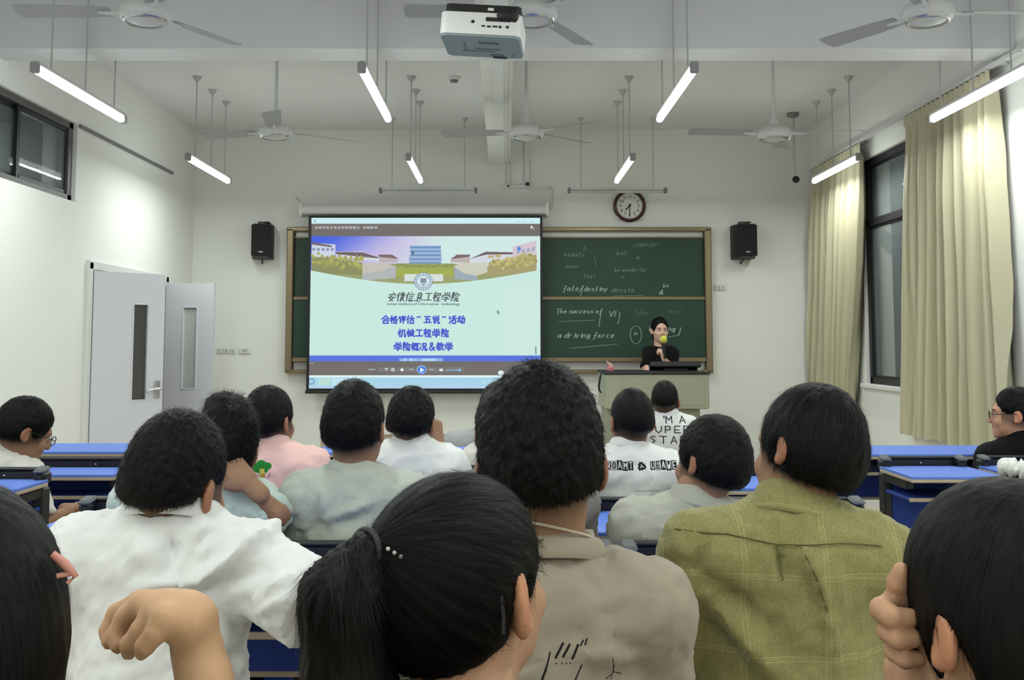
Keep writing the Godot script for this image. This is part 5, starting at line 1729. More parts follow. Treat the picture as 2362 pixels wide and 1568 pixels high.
func wrist_band(o: Node3D, P: Dictionary, H: Transform3D) -> void:
	var w: Vector3 = P.wr - P.root
	var e: Vector3 = P.er - P.root
	var d := (e - w).normalized()
	var s := Shape.new().lathe(w + d * 0.02, [Vector2(0.030, 0.0), Vector2(0.036, 0.004), Vector2(0.037, 0.02), Vector2(0.034, 0.026)], 20, frame(d, Vector3.BACK))
	var b := put("watch_strap", s, M.black, o)
	put("watch_case", Shape.new().lathe(w + d * 0.033 + Vector3(0.03, 0.014, 0.012), [Vector2(0.0, 0.0), Vector2(0.019, 0.0), Vector2(0.019, 0.008), Vector2(0.0, 0.009)], 20, frame(Vector3(0.7, 0.5, 0.5), Vector3.UP)), M.chrome, b)

func glasses(o: Node3D, P: Dictionary, H: Transform3D) -> void:
	var s := Shape.new()
	for x in [-1.0, 1.0]:
		var ps := []
		for k in 17:
			var a := TAU * k / 16
			ps.append(H * Vector3(x * 0.033 + cos(a) * 0.026, 0.002 + sin(a) * 0.019, -0.112))
		s.tube(ps, 0.0016, 6, false)
		s.tube([H * Vector3(x * 0.059, 0.006, -0.112), H * Vector3(x * 0.078, 0.008, -0.06), H * Vector3(x * 0.084, 0.012, 0.01), H * Vector3(x * 0.082, -0.012, 0.03)], 0.0016, 6)
	s.tube([H * Vector3(-0.008, 0.006, -0.114), H * Vector3(0.008, 0.006, -0.114)], 0.0016, 6)
	var g := put("glasses", s, M.black, o)
	for x in [-1.0, 1.0]:
		var ps := []
		for k in 16:
			var a := TAU * k / 16
			ps.append(H * Vector3(x * 0.033 + cos(a) * 0.026, 0.002 + sin(a) * 0.019, -0.112))
		var l := Shape.new()
		l.face(ps, H.basis * Vector3.FORWARD)
		put("lens", l, M.pane, g)

func hair_tie(o: Node3D, P: Dictionary, H: Transform3D) -> void:
	var ps := []
	var b := frame(Vector3(-0.25, 0.25, 1).normalized(), Vector3.UP)
	for k in 21:
		var a := TAU * k / 20
		ps.append(H * (Vector3(-0.033, 0.071, 0.114) + b * Vector3(cos(a) * 0.022, 0, sin(a) * 0.022)))
	var t := put("hair_tie", Shape.new().tube(ps, 0.004, 8, false), M.black, o)
	var s := Shape.new()
	for k in 3: s.ball(H * Vector3(0.0 + 0.006 * k, 0.078 - 0.004 * k, 0.118 - 0.002 * k), Vector3.ONE * 0.0022, 8)
	put("bead", s, M.rod, t)
	put("hair_pin", Shape.new().tube([H * Vector3(0.083, 0.018, 0.05), H * Vector3(0.086, 0.0, 0.053), H * Vector3(0.085, -0.018, 0.055)], 0.0028, 6), M.black, o)

func ruffle(at: Vector3, axis: Vector3, R: float, r: float) -> Shape:
	var s := Shape.new()
	var b := frame(axis, Vector3.BACK if absf(axis.z) < 0.8 else Vector3.UP)
	for i in 145:
		var a := TAU * i / 144
		var e := b * Vector3(cos(a), 0, sin(a))
		for j in 21:
			var t := TAU * j / 20
			var rr := r * (1.0 + 0.28 * sin(a * 10.0 + cos(t) * 1.5) + 0.16 * sin(a * 23.0 + 2.0 * t))
			s.vert(at + e * (R + rr * cos(t)) + b.y * rr * sin(t), Vector3.ZERO)
	for i in 144:
		for j in 20:
			var q := i * 21 + j
			s.ix.append_array(PackedInt32Array([q, q + 1, q + 22, q, q + 22, q + 21]))
	smooth(s)
	if s.n[0].dot(s.v[0] - at) < 0:
		for k in range(0, s.ix.size(), 3):
			var x := s.ix[k]
			s.ix[k] = s.ix[k + 1]
			s.ix[k + 1] = x
		smooth(s)
	return s

func scrunchies(o: Node3D, P: Dictionary, H: Transform3D) -> void:
	var w: Vector3 = P.wl - P.root
	put("wrist_scrunchie", ruffle(w - Vector3(0, 0.035, 0), Vector3.UP, 0.034, 0.011), mat(Color(0.84, 0.84, 0.83), 0.9), o)
	put("bun", Shape.new().ball(H * Vector3(0.055, 0.134, -0.02), Vector3(0.016, 0.016, 0.016), 18), M.hair, o)
	put("hair_scrunchie", ruffle(H * Vector3(0.055, 0.144, -0.02), Vector3(0.1, 1, 0), 0.013, 0.008), mat(Color(0.84, 0.84, 0.83), 0.9), o)

func clip(o: Node3D, P: Dictionary, H: Transform3D) -> void:
	var s := Shape.new()
	s.tube([H * Vector3(0.088, 0.085, 0.03), H * Vector3(0.098, 0.076, 0.03), H * Vector3(0.106, 0.066, 0.028), H * Vector3(0.100, 0.061, 0.03)], [0.003, 0.004, 0.0025, 0.002], 8)
	s.tube([H * Vector3(0.092, 0.067, 0.03), H * Vector3(0.106, 0.069, 0.028)], 0.0022, 8)
	put("hair_clip", s, mat(Color(0.75, 0.5, 0.45), 0.4), o)

func cast_list() -> void:
	var white := cloth(Color(0.86, 0.86, 0.86))
	var white_warm := cloth(Color(0.82, 0.81, 0.79))
	var dark := cloth(Color(0.07, 0.07, 0.075))
	var pale_green := cloth(Color(0.74, 0.80, 0.78))
	var light_grey := cloth(Color(0.70, 0.72, 0.69))
	var mid_grey := cloth(Color(0.50, 0.49, 0.48))
	var warm_grey := cloth(Color(0.66, 0.66, 0.62))
	var ash := cloth(Color(0.64, 0.64, 0.64))
	var brown_grey := cloth(Color.WHITE, shirt_print("marks", Color(0.61, 0.57, 0.51)))
	var pink := cloth(Color.WHITE, shirt_print("broccoli", Color(0.90, 0.74, 0.72)))
	var lettered := cloth(Color.WHITE, shirt_print("boxes", Color(0.86, 0.86, 0.86)))
	var star := cloth(Color.WHITE, shirt_print("star", Color(0.86, 0.86, 0.86)))
	var olive := cloth(Color.WHITE, plaid(), true)
	var skin_a := Color(0.44, 0.25, 0.155)
	var skin_b := Color(0.31, 0.175, 0.108)
	var skin_c := Color(0.52, 0.33, 0.23)
	var up_n := Vector3(0, 1, 0)
	cast.append({"label": "man in white tee, head tilted, right arm stretched out, in the left foreground", "root": Vector3(-0.586, 0, -1.8), "head": Vector3(-0.574, 1.066, -1.8), "nb": Vector3(-0.578, 1.027, -1.8), "sl": Vector3(-0.728, 0.95, -1.8), "sr": Vector3(-0.443, 0.935, -1.8),
		"el": Vector3(-0.748, 0.69, -1.9), "wl": Vector3(-0.648, 0.575, -2.03), "er": Vector3(-0.286, 0.877, -1.7), "wr": Vector3(-0.37, 0.785, -2.05), "hip": Vector3(-0.586, 0.56, -1.78), "turn": 0,
		"folds": [[Vector3(-0.591, 0.924, -1.7), Vector3(-0.513, 0.928, -1.7), 0.01, 0.022], [Vector3(-0.513, 0.928, -1.7), Vector3(-0.457, 0.956, -1.7), 0.01, 0.0308], [Vector3(-0.457, 0.956, -1.7), Vector3(-0.401, 0.998, -1.7), 0.01, 0.0264], [Vector3(-0.519, 0.901, -1.7), Vector3(-0.393, 0.953, -1.7), 0.013, -0.022], [Vector3(-0.557, 1.001, -1.7), Vector3(-0.542, 0.967, -1.7), 0.01, -0.0198], [Vector3(-0.614, 1.008, -1.7), Vector3(-0.57, 0.939, -1.7), 0.02, 0.0132], [Vector3(-0.399, 0.904, -1.7), Vector3(-0.336, 0.946, -1.7), 0.008, 0.0176], [Vector3(-0.399, 0.884, -1.7), Vector3(-0.343, 0.915, -1.7), 0.008, 0.0176], [Vector3(-0.522, 1.022, -1.7), Vector3(-0.493, 0.967, -1.7), 0.012, 0.0176], [Vector3(-0.494, 1.001, -1.7), Vector3(-0.514, 0.974, -1.7), 0.008, -0.0132]],
		"yaw": -20, "roll": -7, "nod": -6, "hs": 0.96, "cell": 0.010, "head_cell": 0.005, "hair_cell": 0.004, "cloth": white, "skin": skin_b, "stubble": 0.65, "wrinkle": 0.005, "loose": 0.016, "sleeve": 0.82, "collar_size": 1.2, "hair": {"vol": Vector3(0.008, 0.018, 0.009), "nape": -0.028, "earcut": 1.25, "rough": 0.003, "strands": 7000, "length": Vector2(0.006, 0.013), "lift": 0.5, "width": 0.0005}})
	cast.append({"label": "man in brown-grey tee with thick black hair and a pale cord necklace", "root": Vector3(0.057, 0, -1.56), "head": Vector3(0.056, 1.132, -1.56), "nb": Vector3(0.059, 1.003, -1.56), "sl": Vector3(-0.097, 0.92, -1.56), "sr": Vector3(0.212, 0.926, -1.56),
		"el": Vector3(-0.117, 0.66, -1.66), "wl": Vector3(-0.017, 0.575, -1.79), "er": Vector3(0.232, 0.666, -1.66), "wr": Vector3(0.132, 0.575, -1.79), "hip": Vector3(0.057, 0.56, -1.54), "turn": 0,
		"folds": [[Vector3(0.11, 1.011, -1.46), Vector3(0.152, 1.028, -1.46), 0.008, 0.022], [Vector3(0.131, 1.005, -1.46), Vector3(0.192, 0.993, -1.46), 0.012, 0.0132], [Vector3(0.143, 1.023, -1.46), Vector3(0.149, 0.993, -1.46), 0.008, -0.0132], [Vector3(0.112, 0.886, -1.46), Vector3(0.172, 0.874, -1.46), 0.015, 0.0132]], "print_area": [0.051, 0.184, 0.833, 0.927],
		"yaw": -4, "roll": 2, "nod": -4, "hs": 1.08, "cell": 0.010, "head_cell": 0.005, "hair_cell": 0.004, "cloth": brown_grey, "skin": skin_b, "stubble": 0.6, "wrinkle": 0.004, "loose": 0.015, "sleeve": 0.85, "collar_size": 1.3, "collar_mat": cloth(Color(0.61, 0.57, 0.51)), "hair": {"earcut": 1.3, "vol": Vector3(0.012, 0.022, 0.015), "nape": -0.045, "rough": 0.005, "strands": 10000, "length": Vector2(0.006, 0.014), "lift": 0.45, "width": 0.0005}, "extra": necklace})
	cast.append({"label": "man in olive plaid shirt with long black hair, in the right foreground", "root": Vector3(0.476, 0, -1.75), "head": Vector3(0.513, 1.129, -1.75), "nb": Vector3(0.493, 1.046, -1.75), "sl": Vector3(0.336, 0.96, -1.75), "sr": Vector3(0.615, 0.956, -1.75),
		"el": Vector3(0.316, 0.7, -1.85), "wl": Vector3(0.416, 0.575, -1.98), "er": Vector3(0.635, 0.696, -1.85), "wr": Vector3(0.535, 0.575, -1.98), "hip": Vector3(0.476, 0.56, -1.73), "turn": 0,
		"folds": [[Vector3(0.436, 0.992, -1.65), Vector3(0.442, 0.94, -1.65), 0.006, -0.0198], [Vector3(0.473, 0.992, -1.65), Vector3(0.504, 0.91, -1.65), 0.008, 0.0198], [Vector3(0.504, 0.91, -1.65), Vector3(0.525, 0.797, -1.65), 0.01, 0.0176], [Vector3(0.285, 0.964, -1.65), Vector3(0.421, 0.876, -1.65), 0.02, -0.0154], [Vector3(0.339, 0.906, -1.65), Vector3(0.426, 0.797, -1.65), 0.018, 0.0198], [Vector3(0.325, 0.876, -1.65), Vector3(0.405, 0.77, -1.65), 0.016, -0.0176], [Vector3(0.492, 0.987, -1.65), Vector3(0.572, 0.87, -1.65), 0.02, 0.011], [Vector3(0.54, 0.957, -1.65), Vector3(0.564, 0.836, -1.65), 0.016, -0.011], [Vector3(0.327, 1.004, -1.65), Vector3(0.299, 0.95, -1.65), 0.012, -0.0176]], "seams": [[Vector3(0.281, 1.013, -1.64), Vector3(0.36, 1.011, -1.64), Vector3(0.435, 0.998, -1.64), Vector3(0.531, 1.001, -1.64), Vector3(0.613, 0.993, -1.64)], [Vector3(0.435, 0.997, -1.64), Vector3(0.438, 0.959, -1.64), Vector3(0.442, 0.942, -1.64)], [Vector3(0.469, 0.997, -1.64), Vector3(0.488, 0.952, -1.64), Vector3(0.509, 0.892, -1.64)]],
		"yaw": 30, "roll": -15, "nod": -5, "hs": 0.87, "cell": 0.010, "head_cell": 0.005, "hair_cell": 0.004, "cloth": olive, "skin": skin_b, "wrinkle": 0.004, "loose": 0.020, "sleeve": 0.95, "collar": "shirt", "collar_size": 0.98, "hair": {"vol": Vector3(0.014, 0.016, 0.016), "nape": -0.075, "rough": 0.0025, "freq": Vector3(60, 14, 60), "strands": 9000, "length": Vector2(0.015, 0.035), "lift": 0.02, "width": 0.0005, "bend": 0.08, "earcut": 0.85, "lumps": [[Vector3(0.035, 0.0, 0.03), Vector3(0.042, 0.055, 0.055)]]}})
	cast.append({"label": "young man in warm grey collared shirt, head turned left, beside the olive shirt", "root": Vector3(0.498, 0, -2.73), "head": Vector3(0.545, 0.998, -2.73), "nb": Vector3(0.503, 0.904, -2.73), "sl": Vector3(0.346, 0.836, -2.73), "sr": Vector3(0.65, 0.825, -2.73),
		"el": Vector3(0.326, 0.576, -2.83), "wl": Vector3(0.426, 0.575, -2.96), "er": Vector3(0.67, 0.565, -2.83), "wr": Vector3(0.57, 0.575, -2.96), "hip": Vector3(0.498, 0.56, -2.71), "turn": 0,
		"yaw": 34, "roll": -8, "hs": 0.94, "cell": 0.014, "cloth": warm_grey, "skin": skin_b, "wrinkle": 0.006, "loose": 0.018, "sleeve": 0.95, "collar": "shirt", "hair": {"vol": Vector3(0.015, 0.016, 0.020), "nape": -0.066, "rough": 0.004, "strands": 3500, "length": Vector2(0.008, 0.02), "lift": 0.15, "width": 0.0006, "earcut": 0.9}})
	cast.append({"label": "man in light grey-green tee seated before the projection screen's left half", "root": Vector3(-0.39, 0, -2.74), "head": Vector3(-0.4, 1.088, -2.74), "nb": Vector3(-0.403, 0.982, -2.74), "sl": Vector3(-0.522, 0.906, -2.74), "sr": Vector3(-0.258, 0.902, -2.74),
		"el": Vector3(-0.542, 0.646, -2.84), "wl": Vector3(-0.442, 0.575, -2.97), "er": Vector3(-0.238, 0.642, -2.84), "wr": Vector3(-0.338, 0.575, -2.97), "hip": Vector3(-0.39, 0.56, -2.72), "turn": 0,
		"folds": [[Vector3(-0.47, 0.939, -2.64), Vector3(-0.453, 0.88, -2.64), 0.012, 0.022], [Vector3(-0.453, 0.874, -2.64), Vector3(-0.348, 0.907, -2.64), 0.012, 0.022], [Vector3(-0.425, 0.869, -2.64), Vector3(-0.315, 0.89, -2.64), 0.014, -0.0044], [Vector3(-0.524, 0.852, -2.64), Vector3(-0.468, 0.782, -2.64), 0.012, 0.0132]],
		"yaw": -10, "hs": 0.95, "cell": 0.013, "cloth": light_grey, "skin": skin_b, "wrinkle": 0.007, "loose": 0.016, "sleeve": 0.7, "hair": {"vol": Vector3(0.010, 0.016, 0.012), "nape": -0.05, "rough": 0.004, "strands": 3500, "length": Vector2(0.008, 0.016), "lift": 0.4, "width": 0.0006}})
	cast.append({"label": "student in pale green tee resting head on right hand", "root": Vector3(-0.816, 0, -2.73), "head": Vector3(-0.745, 1.035, -2.72), "nb": Vector3(-0.807, 0.952, -2.73), "sl": Vector3(-0.968, 0.893, -2.73), "sr": Vector3(-0.663, 0.885, -2.73),
		"el": Vector3(-0.988, 0.633, -2.83), "wl": Vector3(-0.888, 0.575, -2.96), "er": Vector3(-0.577, 0.881, -2.645), "wr": Vector3(-0.654, 0.967, -2.62), "hip": Vector3(-0.816, 0.56, -2.71), "turn": 0,
		"yaw": 12, "roll": -12, "nod": -8, "hs": 1.0, "bulk": 0.68, "cell": 0.014, "cloth": pale_green, "skin": skin_b, "wrinkle": 0.006, "loose": 0.018, "sleeve": 0.97, "hair": {"vol": Vector3(0.010, 0.016, 0.012), "nape": -0.055, "rough": 0.006, "strands": 3500, "length": Vector2(0.012, 0.03), "lift": 0.6, "width": 0.0006, "lumps": [[Vector3(-0.02, 0.12, 0.0), Vector3(0.05, 0.03, 0.05)]]}, "hr": [Vector3(-0.75, 0.62, -0.1), Vector3(-0.5, -0.2, -0.85), [30, 50, 60, 70], Vector3(0.6, 1, 1), 1.0]})
	cast.append({"label": "man in pink tee with a broccoli print on its back", "root": Vector3(-0.79, 0, -3.45), "head": Vector3(-0.79, 1.053, -3.45), "nb": Vector3(-0.788, 0.984, -3.45), "sl": Vector3(-0.923, 0.894, -3.45), "sr": Vector3(-0.656, 0.898, -3.45),
		"el": Vector3(-0.943, 0.634, -3.55), "wl": Vector3(-0.843, 0.575, -3.68), "er": Vector3(-0.636, 0.638, -3.55), "wr": Vector3(-0.736, 0.575, -3.68), "hip": Vector3(-0.79, 0.56, -3.43), "turn": 0, "print_area": [-0.853, -0.624, 0.802, 0.986],
		"yaw": -22, "hs": 0.90, "cell": 0.015, "cloth": pink, "collar_mat": cloth(Color(0.90, 0.74, 0.72)), "skin": skin_b, "wrinkle": 0.005, "loose": 0.018, "sleeve": 0.65, "hair": {"vol": Vector3(0.010, 0.013, 0.012), "nape": -0.045, "rough": 0.004, "strands": 2000, "length": Vector2(0.008, 0.018), "lift": 0.4, "width": 0.0007}})
	cast.append({"label": "man in white tee holding right hand to cheek, beside the light grey-green tee", "root": Vector3(-0.322, 0, -3.5), "head": Vector3(-0.32, 1.044, -3.5), "nb": Vector3(-0.317, 0.985, -3.5), "sl": Vector3(-0.437, 0.902, -3.5), "sr": Vector3(-0.206, 0.895, -3.5),
		"el": Vector3(-0.457, 0.642, -3.6), "wl": Vector3(-0.357, 0.575, -3.73), "er": Vector3(-0.176, 0.862, -3.65), "wr": Vector3(-0.231, 0.963, -3.52), "hip": Vector3(-0.322, 0.56, -3.48), "turn": 0,
		"yaw": -8, "roll": -3, "nod": -6, "hs": 0.93, "cell": 0.015, "cloth": white, "skin": skin_b, "wrinkle": 0.006, "loose": 0.02, "sleeve": 0.7, "hair": {"vol": Vector3(0.010, 0.012, 0.012), "nape": -0.042, "rough": 0.005, "strands": 2000, "length": Vector2(0.008, 0.02), "lift": 0.5, "width": 0.0007}, "hr": [Vector3(-0.15, 0.95, 0.1), Vector3(-0.85, 0, -0.5), [75, 80, 85, 90], Vector3(0.5, 1, 1), 1.0], "extra": wrist_band})
	cast.append({"label": "man in grey shirt almost hidden behind the thick-haired man", "root": Vector3(0.048, 0, -2.735), "head": Vector3(0.008, 1.073, -2.735), "nb": Vector3(0.017, 0.982, -2.735), "sl": Vector3(-0.079, 0.909, -2.735), "sr": Vector3(0.175, 0.897, -2.735),
		"el": Vector3(-0.099, 0.649, -2.835), "wl": Vector3(0.001, 0.575, -2.965), "er": Vector3(0.195, 0.637, -2.835), "wr": Vector3(0.095, 0.575, -2.965), "hip": Vector3(0.048, 0.56, -2.715), "turn": 0,
		"yaw": 5, "hs": 1.0, "cell": 0.015, "head_cell": 0.009, "hair_cell": 0.009, "hand_cell": 0.009, "cloth": mid_grey, "skin": skin_b, "loose": 0.014, "sleeve": 0.7, "collar": "shirt", "hair": {"vol": Vector3(0.014, 0.014, 0.014), "nape": -0.06, "strands": 1500}})
	cast.append({"label": "student in white shirt partly seen left of the thick-haired man's ear", "root": Vector3(0.017, 0, -4.4), "head": Vector3(-0.024, 1.024, -4.4), "nb": Vector3(-0.009, 0.905, -4.4), "sl": Vector3(-0.12, 0.819, -4.4), "sr": Vector3(0.153, 0.813, -4.4),
		"el": Vector3(-0.14, 0.559, -4.5), "wl": Vector3(-0.04, 0.575, -4.63), "er": Vector3(0.173, 0.553, -4.5), "wr": Vector3(0.073, 0.575, -4.63), "hip": Vector3(0.017, 0.56, -4.38), "turn": 0,
		"yaw": -15, "hs": 0.95, "cell": 0.018, "head_cell": 0.009, "hair_cell": 0.009, "hand_cell": 0.009, "cloth": white_warm, "skin": skin_b, "loose": 0.014, "hair": {"vol": Vector3(0.010, 0.012, 0.012), "nape": -0.05, "strands": 800}})
	cast.append({"label": "person with hunched light grey back near the front row, head hidden", "root": Vector3(-0.087, 0, -5.55), "head": Vector3(-0.035, 0.923, -5.55), "nb": Vector3(-0.093, 0.838, -5.52), "sl": Vector3(-0.257, 0.761, -5.55), "sr": Vector3(0.082, 0.757, -5.55),
		"el": Vector3(-0.277, 0.501, -5.65), "wl": Vector3(-0.177, 0.575, -5.78), "er": Vector3(0.102, 0.497, -5.65), "wr": Vector3(0.002, 0.575, -5.78), "hip": Vector3(-0.087, 0.56, -5.53), "turn": 0,
		"yaw": -10, "nod": -30, "hs": 0.95, "cell": 0.018, "head_cell": 0.009, "hair_cell": 0.009, "hand_cell": 0.009, "cloth": ash, "skin": skin_b, "loose": 0.03, "hair": {"vol": Vector3(0.010, 0.012, 0.012), "nape": -0.05, "strands": 600}})
	cast.append({"label": "man in white tee lettered with dark boxed capitals and a recycling sign", "root": Vector3(0.436, 0, -3.52), "head": Vector3(0.432, 1.046, -3.52), "nb": Vector3(0.426, 0.963, -3.52), "sl": Vector3(0.315, 0.875, -3.52), "sr": Vector3(0.557, 0.875, -3.52),
		"el": Vector3(0.295, 0.615, -3.62), "wl": Vector3(0.395, 0.575, -3.75), "er": Vector3(0.577, 0.615, -3.62), "wr": Vector3(0.477, 0.575, -3.75), "hip": Vector3(0.436, 0.56, -3.5), "turn": 0, "print_area": [0.322, 0.594, 0.792, 0.947],
		"yaw": 12, "hs": 0.88, "cell": 0.013, "cloth": lettered, "collar_mat": white, "skin": skin_b, "stubble": 0.9, "wrinkle": 0.004, "loose": 0.022, "sleeve": 0.8, "hair": {"vol": Vector3(0.006, 0.010, 0.008), "nape": -0.03, "rough": 0.002, "strands": 2500, "length": Vector2(0.004, 0.008), "lift": 0.6, "width": 0.0006}})
	cast.append({"label": "man with cropped hair in a white tee lettered in capitals before the lectern", "root": Vector3(0.916, 0, -5.8), "head": Vector3(0.903, 0.983, -5.8), "nb": Vector3(0.912, 0.918, -5.8), "sl": Vector3(0.799, 0.833, -5.8), "sr": Vector3(1.033, 0.833, -5.8),
		"el": Vector3(0.779, 0.573, -5.9), "wl": Vector3(0.879, 0.575, -6.03), "er": Vector3(1.053, 0.573, -5.9), "wr": Vector3(0.953, 0.575, -6.03), "hip": Vector3(0.916, 0.56, -5.78), "turn": 0, "print_area": [0.783, 1.029, 0.725, 0.943],
		"yaw": -12, "hs": 0.95, "cell": 0.018, "cloth": star, "collar_mat": white, "skin": Color(0.30, 0.17, 0.11), "stubble": 0.85, "wrinkle": 0.004, "loose": 0.02, "hair": {"vol": Vector3(0.004, 0.006, 0.004), "nape": -0.02, "rough": 0.002, "strands": 800, "length": Vector2(0.003, 0.006)}})
	cast.append({"label": "student in white tee at far left, looking down towards the right", "root": Vector3(-1.977, 0, -4.02), "head": Vector3(-1.879, 0.974, -4.02), "nb": Vector3(-1.932, 0.895, -4.02), "sl": Vector3(-2.076, 0.819, -4.02), "sr": Vector3(-1.878, 0.802, -4.02),
		"el": Vector3(-2.096, 0.559, -4.12), "wl": Vector3(-1.996, 0.575, -4.25), "er": Vector3(-1.792, 0.615, -3.98), "wr": Vector3(-1.686, 0.67, -4.08), "hip": Vector3(-1.977, 0.56, -4), "turn": 0,
		"yaw": -52, "nod": -22, "roll": -4, "hs": 0.98, "cell": 0.015, "head_cell": 0.005, "cloth": white_warm, "skin": skin_b, "wrinkle": 0.006, "loose": 0.02, "sleeve": 0.85, "hair": {"vol": Vector3(0.014, 0.014, 0.016), "nape": -0.058, "strands": 2500, "length": Vector2(0.01, 0.025), "lift": 0.25, "width": 0.0007}, "extra": glasses, "hr": [Vector3(0.95, -0.05, -0.3), Vector3(0, -1, 0.1), [25, 30, 35, 40], Vector3(0.6, 1, 1), 1.0]})
	cast.append({"label": "man in black tee and glasses, in profile by the large curtain", "root": Vector3(2.378, 0, -4.75), "head": Vector3(2.354, 0.985, -4.75), "nb": Vector3(2.37, 0.889, -4.75), "sl": Vector3(2.242, 0.787, -4.75), "sr": Vector3(2.515, 0.787, -4.75),
		"el": Vector3(2.222, 0.527, -4.85), "wl": Vector3(2.322, 0.575, -4.98), "er": Vector3(2.535, 0.527, -4.85), "wr": Vector3(2.435, 0.575, -4.98), "hip": Vector3(2.378, 0.56, -4.73), "turn": 0,
		"yaw": 66, "hs": 0.95, "cell": 0.016, "head_cell": 0.005, "cloth": dark, "skin": Color(0.50, 0.27, 0.18), "stubble": 0.6, "loose": 0.016, "wrinkle": 0.004, "sleeve": 0.7, "hair": {"vol": Vector3(0.008, 0.014, 0.010), "nape": -0.04, "strands": 2000, "length": Vector2(0.008, 0.016), "lift": 0.4, "width": 0.0007}, "extra": glasses})
	cast.append({"label": "woman with black ponytail in the middle foreground, right ear showing", "root": Vector3(-0.031, 0, -1.06), "head": Vector3(-0.047, 1.052, -1.13), "nb": Vector3(-0.036, 0.927, -1.1), "sl": Vector3(-0.115, 0.866, -1.06), "sr": Vector3(0.054, 0.866, -1.06),
		"el": Vector3(-0.116, 0.825, -1), "wl": Vector3(-0.088, 0.709, -1.17), "er": Vector3(0.059, 0.825, -1), "wr": Vector3(0.017, 0.709, -1.17), "hip": Vector3(-0.031, 0.56, -0.86), "turn": 0,
		"yaw": -32, "roll": 2, "nod": 6, "hs": 1.0, "ear": 1.25, "flare": 0.7, "cell": 0.016, "head_cell": 0.004, "hair_cell": 0.0035, "cloth": dark, "skin": skin_a, "stubble": 0.0, "loose": 0.01, "hair": {"style": "tied", "vol": Vector3(0.012, 0.001, 0.018), "nape": -0.075, "rough": 0.0018, "tie": Vector3(-0.030, 0.070, 0.100), "strands": 9000, "length": Vector2(0.03, 0.07), "lift": 0.03, "width": 0.0004, "bend": 0.03, "tail": [[Vector3(-0.032, 0.072, 0.112), Vector3(-0.045, 0.03, 0.135), 0.020, 0.040, 1.0], [Vector3(-0.045, 0.03, 0.135), Vector3(-0.055, -0.12, 0.135), 0.042, 0.058, 1.1], [Vector3(-0.055, -0.12, 0.135), Vector3(-0.06, -0.34, 0.12), 0.058, 0.050, 1.2]]}, "extra": hair_tie})
	cast.append({"label": "woman with dark hair in the right foreground, left hand held to her cheek", "root": Vector3(0.47, 0, -1), "head": Vector3(0.484, 1.046, -1.02), "nb": Vector3(0.477, 0.964, -1.02), "sl": Vector3(0.396, 0.907, -1), "sr": Vector3(0.543, 0.907, -1),
		"el": Vector3(0.445, 0.875, -1.1), "wl": Vector3(0.422, 0.975, -1.1), "er": Vector3(0.563, 0.647, -1.1), "wr": Vector3(0.463, 0.575, -1.23), "hip": Vector3(0.47, 0.56, -0.78), "turn": 0,
		"hl_chains": [[[Vector3(0.425, 0.967, -1.08), 0.024], [Vector3(0.433, 1.001, -1.09), 0.026], [Vector3(0.437, 1.031, -1.09), 0.026]],
			[[Vector3(0.433, 1.049, -1.09), 0.014], [Vector3(0.406, 1.064, -1.06), 0.0105], [Vector3(0.395, 1.078, -1.05), 0.01], [Vector3(0.398, 1.092, -1.045), 0.0085]],
			[[Vector3(0.437, 1.045, -1.09), 0.014], [Vector3(0.395, 1.057, -1.06), 0.0115], [Vector3(0.377, 1.054, -1.045), 0.0115], [Vector3(0.381, 1.05, -1.03), 0.0105], [Vector3(0.4, 1.05, -1.03), 0.009]],
			[[Vector3(0.437, 1.027, -1.09), 0.014], [Vector3(0.4, 1.036, -1.06), 0.0115], [Vector3(0.384, 1.033, -1.045), 0.0115], [Vector3(0.386, 1.03, -1.03), 0.0105], [Vector3(0.403, 1.03, -1.03), 0.009]],
			[[Vector3(0.438, 1.009, -1.09), 0.014], [Vector3(0.405, 1.015, -1.06), 0.011], [Vector3(0.392, 1.011, -1.05), 0.0105], [Vector3(0.395, 1.009, -1.035), 0.0095], [Vector3(0.408, 1.009, -1.035), 0.008]],
			[[Vector3(0.438, 1.001, -1.09), 0.016], [Vector3(0.444, 1.01, -1.12), 0.011], [Vector3(0.441, 1.025, -1.13), 0.0095]]],
		"yaw": 20, "hs": 1.0, "ear": 1.05, "cell": 0.016, "head_cell": 0.005, "hair_cell": 0.004, "cloth": dark, "skin": skin_a, "stubble": 0.0, "loose": 0.01, "hair": {"style": "long", "vol": Vector3(0.010, 0.016, 0.018), "rough": 0.0012, "below": true, "freq": Vector3(70, 8, 70), "strands": 9000, "length": Vector2(0.025, 0.06), "lift": 0.015, "width": 0.0004, "bend": 0.03, "falls": [[Vector3(0.01, 0.0, 0.02), Vector3(0.03, -0.32, 0.05), 0.085, 0.10, 1.2]], "carve": [[Vector3(-0.100, -0.060, 0.015), Vector3(0.045, 0.070, 0.040)]]}, "hl": [Vector3(-0.10, 0.97, 0.0), Vector3(0.72, 0.05, 0.65), [52, 70, 74, 78], Vector3(0.5, 1.15, 0.3), 0.9], "extra": scrunchies})
